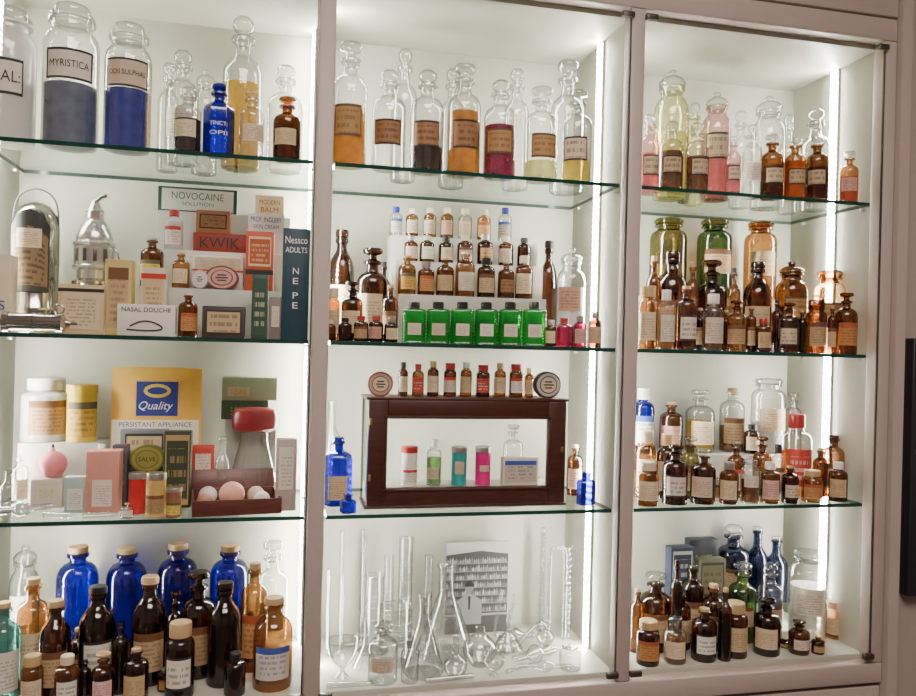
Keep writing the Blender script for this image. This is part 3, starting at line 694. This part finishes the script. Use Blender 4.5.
# ============================================================ BAY 1 ROW 4
shelf(S4,'bottles on the cabinet floor')
table('''
broad 77 546 44 .25 blue cork - -
broad 126 547 42 .26 blue cork - -
broad 177 543 42 .25 blue cork - -
broad 229 545 40 .26 blue cork - -
shopd 272 540 32 .26 clear glass white -
jar 24 545 32 .27 clear glass white -
med 32 578 36 .14 orange cork cream - 0
med 3 602 36 .10 teal cork white - 0
med 254 563 28 .17 orange cork orange - 0
winc 55 600 34 .11 dark cork tan - 0
winc 97 586 38 .13 dark black wbord - 0
winc 149 576 36 .14 dark cork tan - 0
stop 198 570 36 .16 dark dark tan - 0
winc 224 582 34 .11 dark dark - - 0
winc 273 597 40 .08 orange cork blue - 0
pot 32 655 24 .04 orange cork cream - 0
screw 67 655 26 .05 orange cream wbord - 0
stop 103 652 24 .05 amber cork pink - 0
med 136 648 26 .05 dark cork cream - 0
pot 180 622 30 .06 dark cork wbord - 0
screw 166 668 18 .035 amber metal orange - 0
med 205 658 22 .05 dark cork cream - 0
screw 235 652 22 .05 dark black - - 0
med 78 628 20 .09 amber cork tan - 0
med 120 622 20 .10 dark dark - - 0
med 16 640 18 .07 amber cork tan - 0
med 48 645 14 .045 dark cork tan - 0
med 85 660 13 .04 dark black - - 0
med 120 660 14 .04 amber cork tan - 0
med 262 662 14 .04 amber cork tan - 0
stop 175 590 18 .20 amber amber - - 0
med 250 612 16 .12 dark dark - - 0
''')
# ============================================================ BAY 2 ROW 1
shelf(S1,'bottles on the top shelf')
table('''
shopd 350 42 35 .065 clear glass buff amber.44
shop 404 48 26 .17 clear glass - -
shop 389 70 34 .07 clear glass brown -
shop 427 70 34 .07 clear glass brown black.24
shopd 464 64 34 .075 clear glass brown amber.56
shop 500 80 33 .07 clear glass buff purple.52
shop 516 68 26 .17 clear glass - -
shopd 541 87 34 .07 clear glass buff lemon.20
shopd 567 60 34 .17 clear glass - -
shopd 577 90 30 .06 clear glass boxb yellow.24
shop 452 68 26 .20 clear glass - -
''')
# ============================================================ BAY 2 ROW 2
shelf(S2,'remedy bottles on the second shelf',{0:(.035,.128,0.0),1:(.13,.188,.103),2:(.1885,.245,.180),3:(.2455,.305,.243),4:(.13,.30,0.0)})
riser(398,545,.13,.188,.103); riser(394,541,.1885,.245,.180); riser(388,536,.2455,.305,.243)
table('''
screw 396 207 13 .27 clear dblue blue - 3
screw 412 209 13 .27 orange cream cream - 3
screw 430 208 13 .27 orange cream white - 3
screw 447 208 13 .27 orange cream pink - 3
screw 465 209 14 .27 clear cream cream - 3
screw 484 210 14 .27 orange cream orange - 3
screw 505 208 14 .27 clear dblue blue - 3
screw 411 236 14 .215 amber metal cream - 2
screw 427 236 15 .215 amber cream white - 2
screw 446 237 15 .215 dark black cream - 2
screw 465 236 16 .215 amber cream tan - 2
screw 485 235 16 .215 dark metal buff - 2
screw 506 237 15 .215 amber cream cream - 2
screw 524 238 14 .215 dark black - - 2
med 407 256 18 .16 orange cork yellow - 1
screw 426 262 17 .16 amber metal orange - 1
med 445 258 18 .16 amber cork cream - 1
med 465 252 20 .16 orange white white - 1
screw 486 258 18 .16 dark black tan - 1
med 506 262 17 .16 amber metal brown - 1
screw 524 256 18 .16 amber cream cream - 1
squat_s 414 302 26 .08 green black white -
squat_s 438 302 26 .08 green black white -
squat_s 462 302 26 .08 green black white -
squat_s 486 302 26 .08 green black white -
squat_s 510 302 26 .08 green black white -
squat_s 534 302 26 .08 green black white -
winc 341 230 26 .22 dark dark cream - 4
stop 372 247 32 .17 dark dark cream - 4
stop 352 281 22 .10 dark dark cream - 0
pot 333 288 14 .11 amber cream cream - 0
screw 345 318 14 .05 dark black - - 0
screw 361 316 15 .05 dark red tan - 0
screw 376 316 15 .05 dark red pink - 0
screw 391 318 14 .05 dark metal cream - 0
screw 330 320 12 .05 amber cream - - 0
med 390 285 16 .11 amber cork tan - 0
winc 548 241 18 .22 dark black - - 4
jar 571 248 30 .18 clear glass pink white.6 4
screw 564 318 16 .06 magenta red - - 0
screw 580 316 14 .06 magenta metal pink - 0
screw 595 312 13 .06 dark metal cream - 0
screw 551 320 11 .06 amber metal cream - 0
screw 572 326 10 .04 dark black - - 0
med 383 262 15 .24 dark black - - 4
''')
# ============================================================ BAY 2 ROW 3 : case
Yf=.075; dcase=.105
XA,_=un(366,455,Yf); XB,_=un(567,455,Yf); ztop=un(466,398,Yf)[1]; W2=XB-XA; Hc=ztop-S3
zin=un(466,487,.09)[1]-S3
shelf(S3,'items on the third shelf',{0:(.035,.30,0.0),8:(Yf+.012,Yf+dcase-.008,zin),9:(Yf-.0,Yf+dcase,Hc)})
e=thing('wooden_display_case','mahogany framed glass display case standing on glass shelf','display case',None,(XA+XB)/2,Yf+dcase/2,S3)
fw=.040; ff=.016; y0=-dcase/2+ff/2
part('door_frame',joinm([(boxm(fw,ff,Hc-.012,MAH,.002),Matrix.Translation((-W2/2+fw/2+.003,y0,.006)),0),(boxm(fw,ff,Hc-.012,MAH,.002),Matrix.Translation((W2/2-fw/2-.003,y0,.006)),0),
 (boxm(W2-2*fw-.006,ff,.038,MAH,.002),Matrix.Translation((0,y0,Hc-.044)),0),(boxm(W2-2*fw-.006,ff,.036,MAH,.002),Matrix.Translation((0,y0,.006)),0)],[MAH]),e,'wide mahogany door frame')
i2=W2/2-fw-.003
part('inner_moulding',joinm([(boxm(.004,.004,Hc-.090,MAH,.001),Matrix.Translation((s*(i2+.004),-dcase/2-.001,.045)),0) for s in(-1,1)]+[(boxm(2*i2+.012,.004,.004,MAH,.001),Matrix.Translation((0,-dcase/2-.001,zz)),0) for zz in (.036,Hc-.042)],[MAH]),e)
BR=solid('brass',(.45,.30,.10),.35,.9)
part('latch',boxm(.006,.004,.012,BR,.001,(W2/2-.012,-dcase/2-.001,Hc*.5)),e)
for q in (.25,.75): part('hinge_knuckle',boxm(.005,.004,.014,BR,.001,(-W2/2+.008,-dcase/2-.001,Hc*q)),e)
part('top_board',boxm(W2+.004,dcase,.006,MAH,.0015,(0,0,Hc-.006)),e)
part('base_board',boxm(W2+.004,dcase,.006,MAH,.0015,(0,0,0)),e)
part('inner_floor',boxm(W2-.012,dcase-ff-.004,zin-.0065,PANEL,0,(0,ff/2,.0062)),e)
for s in(-1,1):
    part('side_glass',boxm(.003,dcase-ff-.002,Hc-.013,SHELFG,0,(s*(W2/2-.002),ff/2,.0063)),e)
    part('glass_post',boxm(.004,.004,Hc-.013,EDGE,0,(s*(W2/2-.003),dcase/2-.003,.0063)),e)
table('''
can 409 446 17 .12 tin_white red whiter - 8 .08,.42,1.0
screw 434 439 15 .12 clear white white green.6 8 .15,.4,.8
can 459 446 16 .12 tin_teal metal white - 8 .30,.62,.6
can 483 446 16 .12 tin_pink metal white - 8 .36,.52,.6
shopd 513 424 20 .145 clear glass - - 8
screw 403 362 10 .12 dark black cream - 9
screw 418 364 12 .12 amber red red - 9
screw 433 361 12 .12 dark cork cream - 9
pot 450 363 13 .12 dark red whiter - 9
screw 466 362 12 .12 amber white cream - 9
pot 483 365 14 .12 dark red red - 9
screw 500 363 12 .12 amber cork cream - 9
pot 516 364 14 .12 dark red whiter - 9
screw 529 368 9 .12 amber cream cream - 9
''')
carton(503,538,458,.10,.02,(.70,.68,.58),'carton','small cream and blue box inside wooden case',zb=zin,panel=(LB['blue'][0],(.05,.95,.1,.9)))
disctin(380,381,26,25,.10,Hc,solid('tin_brownrim',(.22,.10,.07),.4),solid('tin_paleface',(.50,.32,.26),.5),'round brown tin standing on its edge',face2=solid('tin_creamface',(.66,.55,.40),.5))
disctin(547,381,28,27,.10,Hc,solid('tin_blackrim',(.05,.04,.04),.4),solid('tin_silverface',(.55,.53,.48),.4),'round black and silver tin on its edge',face2=solid('tin_creamface',(.66,.55,.40),.5))
table('''
med_h 338 437 27 .13 blue blue cream - 0 .10,.45,.8
shopd_h 348 494 16 .05 blue blue - -
screw_h 586 472 18 .08 blue blue - -
med 575 445 16 .19 amber cream pink -
slim 331 400 20 .22 clear glass - -
''')
# ============================================================ BAY 2 ROW 4 glassware
shelf(S4,'laboratory glassware on the cabinet floor')
ETCH=solid('etched',(.70,.74,.73),.6)
def lab(kind,x,yt,w,Y,label,name):
    X,_=un(x,(yt+650)/2,Y); m=mpp(x,yt,Y); R=w/2*m; H=un(x,yt,Y)[1]-S4
    e=thing(name,label,'laboratory glass',CTX['where'],X,Y,S4)
    if kind=='bead':
        pr=[(0,.002),(R*1.3,0),(R*1.3,.004),(R*.5,.012)]; n=int(H/.0105)
        for i in range(1,n):
            z=.012+(H-.016)*i/n; pr+=[(R*.55,z-.003),(R,z),(R*.55,z+.003)]
        pr+=[(R*.5,H)]
    else: pr={'cyl':[(0,.002),(R*1.5,0),(R*1.6,.004),(R*1.1,.008),(R*.8,.012),(R,.018),(R,H-.004),(R*1.08,H),(R*.96,H-.001)],
     'erl':[(0,.003),(R*.92,0),(R,.006),(R*.97,.014),(R*.35,H*.62),(R*.26,H*.70),(R*.26,H*.96),(R*.34,H)],
     'beak':[(0,.003),(R*.92,0),(R,.006),(R,H*.97),(R*1.06,H),(R*.98,H*.99)],
     'bowl':[(0,.0),(R*.4,0),(R*.42,.003),(R*.15,H*.18),(R*.15,H*.28),(R*.6,H*.45),(R*.92,H*.7),(R,H*.99),(R*.96,H)],
     'funnel':[(0,0),(R*.9,0),(R,.003),(R*.95,.006),(R*.30,H*.42),(R*.16,H*.50),(R*.15,H),(R*.11,H)],
     'flask':[(0,.003),(R*.5,0)]+[(R*sin(a),R*.9-R*.9*cos(a)) for a in [.7,1.0,1.3,1.6,1.9,2.2,2.5,2.75]]+[(R*.26,R*1.95),(R*.24,H*.97),(R*.32,H)]}[kind]
    part('glass_body',lathe(pr,LABG,seg=32),e)
    rim={'cyl':R*1.05,'erl':R*.32,'beak':R*1.03,'bowl':R*.97,'flask':R*.3,'bead':R*.5,'funnel':R*.13}[kind]
    me=lathe([(rim,-.0009),(rim+.0010,0),(rim,.0009),(rim-.0009,0),(rim,-.0009)],LABG,seg=32); me.transform(Matrix.Translation((0,0,H)))
    part('rim',me,e)
    if kind in('cyl','beak'):
        for q in (.45,.6,.75):
            me=lathe([(R*1.003,0),(R*1.008,.0004),(R*1.003,.0008)],ETCH); me.transform(Matrix.Translation((0,0,H*q)))
            part('graduation_mark',me,e)
    return e
lab('cyl',374,575,20,.22,'tall clear glass measuring cylinder','measuring_cylinder')
lab('cyl',405,538,14,.25,'slim tall clear glass measuring cylinder','measuring_cylinder')
lab('cyl',388,556,10,.28,'slim tall clear glass measuring cylinder','measuring_cylinder')
lab('beak',396,606,32,.15,'clear glass graduated beaker','beaker')
lab('erl',446,566,60,.18,'clear glass conical flask with narrow neck','conical_flask')
lab('erl',424,596,42,.09,'clear glass conical flask with narrow neck','conical_flask')
lab('flask',480,628,34,.11,'round clear glass flask with short neck','round_flask')
lab('bowl',343,640,32,.09,'clear glass footed bowl','footed_bowl')
lab('bowl',494,658,22,.05,'small clear glass eye bath bowl','footed_bowl')
lab('cyl',428,556,8,.27,'slim clear glass tube on foot','measuring_cylinder')
lab('flask',456,636,24,.06,'round clear glass flask with short neck','round_flask')
lab('funnel',366,622,26,.14,'inverted clear glass funnel','glass_funnel')
lab('funnel',508,612,30,.19,'inverted clear glass funnel','glass_funnel')
lab('bead',542,528,7,.285,'tall beaded clear glass fractionating column','beaded_tube')  # thin upright tubes turned with a row of beads
lab('bead',362,530,7,.29,'tall beaded clear glass fractionating column','beaded_tube')
table('''
shopd 383 622 30 .06 clear glass white -
jar 570 644 22 .06 clear glass - -
shop 410 636 18 .045 clear glass - -
''')
def utube(x,yt,w,Y,label,r=.005,inv=False,lean=0.0):
    X,_=un(x,(yt+640)/2,Y); m=mpp(x,yt,Y); a=w/2*m; H=un(x,yt,Y)[1]-S4
    e=thing('glass_u_tube',label,'laboratory glass',CTX['where'],X,Y,S4)
    pts=[(-a,0,H),(-a,0,H*.6),(-a,0,a+.01),(-a*.9,0,r+.003),(0,0,r),(a*.9,0,r+.003),(a,0,a+.01),(a,0,H*.55),(a,0,H*.93)]
    if inv: pts=[(-a,0,r),(-a,0,H*.4),(-a,0,H-a-.01),(-a*.9,0,H-r-.003),(0,0,H-r),(a*.9,0,H-r-.003),(a,0,H-a-.01),(a,0,H*.55),(a,0,r)]
    me=tube(pts,r,LABG)
    if lean: me.transform(Matrix.Rotation(lean,4,'Y'))
    part('glass_body',me,e)
utube(352,530,22,.25,'tall clear glass u-shaped tube')
utube(335,570,14,.20,'clear glass u-shaped tube')
utube(557,545,17,.17,'tall clear glass looped tube',.0045,True)
utube(574,596,10,.26,'clear glass looped tube',.004,True)
utube(500,590,14,.25,'clear glass u-shaped tube leaning beside photograph',.004,False,.18)
e=thing('glass_coil','tall coiled clear glass condenser standing on cabinet floor','laboratory glass',CTX['where'],un(568,600,.22)[0],.22,S4)
hc=un(568,545,.22)[1]-S4
part('glass_body',tube([(.008*cos(i*pi/3),.008*sin(i*pi/3),.003+(hc-.006)*i/96) for i in range(97)],.0025,LABG,res=3),e)
lyingtube(535,.10,.12,.007,S4,'clear glass pipette with bulb lying on cabinet floor',.35,bulb=.020,name='glass_pipette')
lyingtube(545,.05,.11,.006,S4,'clear glass pipette lying on cabinet floor',-.15,bulb=.013,name='glass_pipette')
lyingtube(450,.042,.10,.006,S4,'long clear glass tube lying on cabinet floor',.06)
lyingtube(515,.225,.09,.008,S4,'clear glass condenser lying on cabinet floor',-.2,bulb=.016)
lyingtube(350,.045,.09,.006,S4,'long clear glass tube lying on cabinet floor',-.05)
lyingtube(548,.135,.12,.005,S4,'thin clear glass tube lying on cabinet floor',.12,bulb=.011)
lyingtube(520,.073,.08,.004,S4,'thin clear glass tube lying on cabinet floor',.45)
# retort with long bent neck
Y=.19; X,_=un(545,640,Y)
e=thing('glass_retort','clear glass retort with long bent neck on floor','laboratory glass',CTX['where'],X,Y,S4,.2)
r=.020
part('glass_body',lathe([(0,0)]+[(r*sin(a*pi/12),r-r*cos(a*pi/12)) for a in range(1,12)]+[(r*.2,r*2.0),(r*.2,r*2.3)],LABG),e)
part('bent_neck',tube([(0,0,r*1.9),(-.002,0,r*2.5),(-.014,0,r*2.8),(-.035,0,r*2.2),(-.060,0,r*1.1),(-.072,0,r*.4)],.0042,LABG),e)
e=thing('glass_coil','clear glass spiral condenser coil lying on floor','laboratory glass',CTX['where'],un(500,640,.155)[0],.155,S4,.2)
pts=[(-.04+.08*i/60,.011*cos(i*pi/4),.014+.011*sin(i*pi/4)) for i in range(61)]
part('glass_body',tube(pts,.0028,LABG,res=3),e)
# black and white photograph: shop interior with shelves of bottles
XA,_=un(446,580,.29); XB,_=un(508,580,.29); Zt=un(477,542,.29)[1]
e=thing('photograph','black and white photograph of person before stocked pharmacy shelves','photograph',None,(XA+XB)/2,.295,S4)
w=XB-XA; h=Zt-S4
G=lambda v:solid('grey_%d'%int(v*100),(v,v,v*.98),.5)
b=part('mount_board',boxm(w,.004,h,G(.4),.0005),e)
quad(b,'printed_background',-w*.5,w*.5,h*.0,h*.995,-.0024,G(.05))
part('printed_ceiling',mk([(-w*.5,-.0028,h*.86),(w*.05,-.0028,h*.90),(w*.5,-.0028,h*.86),(w*.5,-.0028,h*.995),(-w*.5,-.0028,h*.995)],[(0,1,2,3,4)],G(.42),False),b)
rs=random.Random(7); V=[];Fc=[];mi=[]
def pq(x0,x1,z0,z1,k):
    n=len(V); V.extend([(x0,-.0030,z0),(x1,-.0030,z0),(x1,-.0030,z1),(x0,-.0030,z1)]); Fc.append((n,n+1,n+2,n+3)); mi.append(k)
for s in range(7):
    z0=h*(.24+.088*s); pq(-w*.5,w*.5,z0-h*.010,z0,3)
    x=-w*.49
    while x<w*.475:
        bw=w*rs.uniform(.018,.034); bh=h*rs.uniform(.040,.068); k=rs.choice([0,1,1,2])
        pq(x,x+bw,z0,z0+bh*.7,k); pq(x+bw*.3,x+bw*.7,z0+bh*.7,z0+bh,k); x+=bw*1.25
me=mk(V,Fc,[G(.12),G(.26),G(.44),G(.20)],False)
for p_,k in zip(me.polygons,mi): p_.material_index=k
part('printed_shelves',me,b)
quad(b,'printed_counter',-w*.5,w*.5,h*.0,h*.20,-.0034,G(.06))
quad(b,'printed_counter_top',-w*.5,w*.5,h*.19,h*.215,-.0036,G(.35))
def flat(pts,y,mat): return mk([(x_,y,z_) for x_,z_ in pts],[tuple(range(len(pts)))],mat,False)
cx=-w*.12; q=h
part('printed_coat',flat([(cx-.030,q*.10),(cx+.030,q*.10),(cx+.031,q*.30),(cx+.026,q*.375),(cx+.013,q*.41),(cx+.005,q*.43),(cx-.005,q*.43),(cx-.013,q*.41),(cx-.026,q*.375),(cx-.031,q*.30)],-.0040,G(.30)),b)
part('printed_tie',flat([(cx-.002,q*.26),(cx+.002,q*.26),(cx+.003,q*.41),(cx-.003,q*.41)],-.0044,G(.03)),b)
part('printed_head',oval(.010,.0135,cx,-.0040,q*.50,G(.22)),b)
part('printed_hair',flat([(cx+.011*cos(a),q*.513+.014*sin(a)) for a in [i*pi/10 for i in range(11)]],-.0048,G(.02)),b)

# ============================================================ BAY 3 ROW 1
shelf(S1,'bottles on the top shelf')
table('''
jar 671 70 36 .15 yellow glass - lemon.50
shop 649 114 22 .12 pink glass boxb pink.5
shop 671 121 25 .06 clear glass boxb brown.55
shop 697 123 24 .06 clear glass boxb brown.5
jar 716 92 30 .13 pink glass boxb pink.45
jar 768 96 36 .18 clear glass - -
shop 752 124 20 .08 clear glass white -
shopd 772 134 24 .06 amber glass boxb brown.5
shop 795 137 23 .06 orange glass boxb orange.6
shop 815 108 30 .16 clear glass - -
shop 817 136 24 .06 amber glass boxb brown.5
shopd 849 151 20 .06 orange glass pink pink.5
shop 740 110 22 .20 clear glass - -
shop 694 102 20 .20 yellow glass - -
shop 788 114 20 .22 clear glass - -
shopd 836 130 18 .20 clear glass - -
shop 733 136 16 .05 pink glass boxb pink.5
shop 684 134 13 .12 amber glass - -
''')
# ============================================================ BAY 3 ROW 2
shelf(S2,'amber bottles on the second shelf',{0:(.035,.21,0.0),1:(.215,.305,.13)})
riser(648,800,.215,.305,.13)
table('''
wjar 668 218 38 .255 olive olive - gold.4 1
wjar 714 219 36 .255 bgreen olive tan - 1
wjar 760 221 34 .255 orange amber cream - 1
winc 671 252 34 .14 dark dark tan - 0
stop 711 259 32 .15 dark dark - - 0
winc 757 262 30 .16 dark dark cream - 0
jar 791 261 34 .15 amber amber buff brown.5 0
wjar 829 270 34 .14 orange amber buff - 0
pot 648 286 20 .09 orange cork cream - 0
screw 666 290 18 .05 clear white white amber.5 0
med 686 286 22 .06 amber cork wbord - 0
screw 713 294 22 .05 clear white white brown.5 0
stop 737 300 22 .05 orange amber tan - 0
screw 763 318 16 .045 amber red cream - 0
stop 789 302 22 .05 amber amber wbord - 0
pot 816 300 22 .06 amber amber tan - 0
stop 846 292 24 .06 amber amber orange - 0
med 846 252 20 .17 olive black - - 0
med 692 262 14 .19 orange cork - - 0
med 733 268 15 .19 orange black tan - 0
med 653 256 15 .19 amber cork tan - 0
med 777 300 13 .08 dark black - - 0
med 751 306 11 .05 amber cork tan - 0
med 811 262 16 .185 dark dark - - 0
med 700 308 11 .05 dark cork tan - 0
med 726 310 9 .09 amber cork - - 0
med 802 310 10 .045 dark cork - - 0
med 832 306 10 .045 amber cork tan - 0
''')
# ============================================================ BAY 3 ROW 3
shelf(S3,'bottles on the third shelf',{0:(.035,.185,0.0),1:(.19,.305,.09)})
riser(634,812,.19,.305,.09)
table('''
screw 643 388 23 .235 blue white blue - 1
med 671 402 24 .235 amber cork pink - 1
stop 700 389 30 .24 clear glass cream gold.5 1
med 732 388 26 .25 clear cork tan brown.4 1
wjar 768 378 36 .235 clear glass cream white.4 1
shopd 712 410 20 .21 orange glass cream - 1
screw 752 424 16 .21 dark black cream - 1
screw 796 414 32 .14 clear red red orange.55 0
med 833 435 26 .13 dark dark tan - 0
pot 645 430 22 .15 orange cream white - 0
screw 666 434 20 .13 dark cork cream - 0
stop 690 436 22 .13 olive glass tan - 0
stop 736 440 18 .13 amber glass whiter - 0
pot 648 462 22 .06 amber cream cream - 0
stop 675 444 26 .07 dark dark wbord - 0
stop 703 448 26 .07 dark glass white - 0
screw 729 462 20 .06 amber metal cream - 0
jar 750 456 20 .06 clear glass white brown.5 0
screw 770 462 20 .05 amber white pink - 0
med 790 466 18 .05 dark cork wbord - 0
pot 812 470 22 .06 orange cork orange - 0
screw 838 462 20 .06 amber white cream - 0
stop 762 436 20 .14 amber amber tan - 0
screw 778 444 14 .11 clear black tan - 0
med 820 448 16 .17 dark cork - - 0
screw 662 474 10 .05 clear white tan - 0
screw 716 472 10 .045 clear white tan - 0
screw 850 472 12 .12 dark white tan - 0
stop 793 392 18 .27 clear glass - - 1
med 686 398 14 .285 dark dark - - 1
''')
# ============================================================ BAY 3 ROW 4
shelf(S4,'bottles on the cabinet floor',{0:(.035,.195,0.0),1:(.20,.305,.05)})
riser(630,790,.20,.305,.05)
carton(671,694,548,.205,.03,(.015,.02,.05),'carton','dark navy box with pale print',zb=.05,panel=(paper('navy',(.02,.03,.07),(.4,.4,.35),None,True,5),(.08,.92,.3,.95)))
carton(699,726,560,.205,.03,(.10,.10,.06),'carton','olive box with dark print',zb=.05,panel=(paper('oliv',(.16,.15,.08),(.03,.03,.02),None,True,5),(.08,.92,.3,.95)))
carton(690,718,540,.25,.03,(.02,.025,.04),'carton','upright navy box with faint print',zb=.05,panel=(paper('navy2',(.03,.035,.06),(.4,.4,.3),None,False,6),(.1,.9,.4,.9)))
table('''
shop 655 538 32 .25 dblue glass cream slate.4 1
shop 733 524 34 .27 dblue glass tan - 1
slim 757 526 22 .26 dblue glass - - 1
slim 776 536 24 .25 dblue glass - - 1
wjar 808 550 40 .14 clear glass white white.60 0
shopd 742 562 30 .155 bgreen glass tan - 0
med 692 564 24 .17 dark glass tan - 0
shop 770 562 26 .15 clear glass tan slate.5 0
stop 655 572 34 .14 dark glass tan - 0
pot 835 600 30 .08 orange cork cream brown.5 0
med 713 584 24 .14 amber cork tan - 0
med 681 592 20 .13 dark glass cream - 0
pot 648 620 24 .06 dark cork orange - 0
stop 675 616 24 .06 clear glass cream brown.5 0
med 704 608 26 .06 dark cork wbord - 0
pot 735 602 26 .07 amber cork cream - 0
stop 767 598 28 .07 dark dark cream - 0
stop 799 620 22 .06 amber amber wbord - 0
screw 720 642 12 .04 amber metal cream - 0
screw 661 642 12 .04 dark metal cream - 0
med 818 636 14 .05 dark cork tan - 0
med 752 636 12 .04 dark cork tan - 0
med 690 638 11 .04 dark black tan - 0
med 785 640 12 .04 dark cork tan - 0
med 637 588 14 .16 amber cork - - 0
med 725 588 14 .17 dark cork - - 0
med 676 560 13 .18 dark dark - - 0
med 788 592 14 .10 dark cork - - 0
med 752 594 12 .11 dark dark - - 0
med 665 604 10 .095 amber cork - - 0
med 722 604 10 .10 dark cork - - 0
med 694 600 11 .10 dark cork - - 0
''')
print('MISS',MISS)

# ------------------------------------------------------------ lights
def area(loc,rot,sx,sy,e,col):
    l=bpy.data.lights.new('room_lamp','AREA'); l.shape='RECTANGLE'; l.size=sx; l.size_y=sy; l.energy=e; l.color=col
    o=bpy.data.objects.new('room_lamp',l); COL.objects.link(o); o.location=loc; o.rotation_euler=rot; return o
area((.2,-1.7,2.85),(0,0,0),1.4,1.0,70,(1,.86,.77))
w=bpy.data.worlds.new('world'); bpy.context.scene.world=w; w.use_nodes=True
w.node_tree.nodes['Background'].inputs[0].default_value=(.9,.75,.65,1); w.node_tree.nodes['Background'].inputs[1].default_value=.15
# ------------------------------------------------------------ camera
cam=bpy.data.cameras.new('camera'); co=bpy.data.objects.new('camera',cam); COL.objects.link(co)
cam.sensor_width=36; cam.lens=F/916*36; cam.clip_start=.01
f=Vector((sin(TH),cos(TH),0)); r0=Vector((cos(TH),-sin(TH),0)); u0=Vector((0,0,1))
r=r0*cos(RO)+u0*sin(RO); u=-r0*sin(RO)+u0*cos(RO); b=-f
co.matrix_world=Matrix(((r.x,u.x,b.x,0),(r.y,u.y,b.y,-D),(r.z,u.z,b.z,CZ),(0,0,0,1)))
bpy.context.scene.camera=co
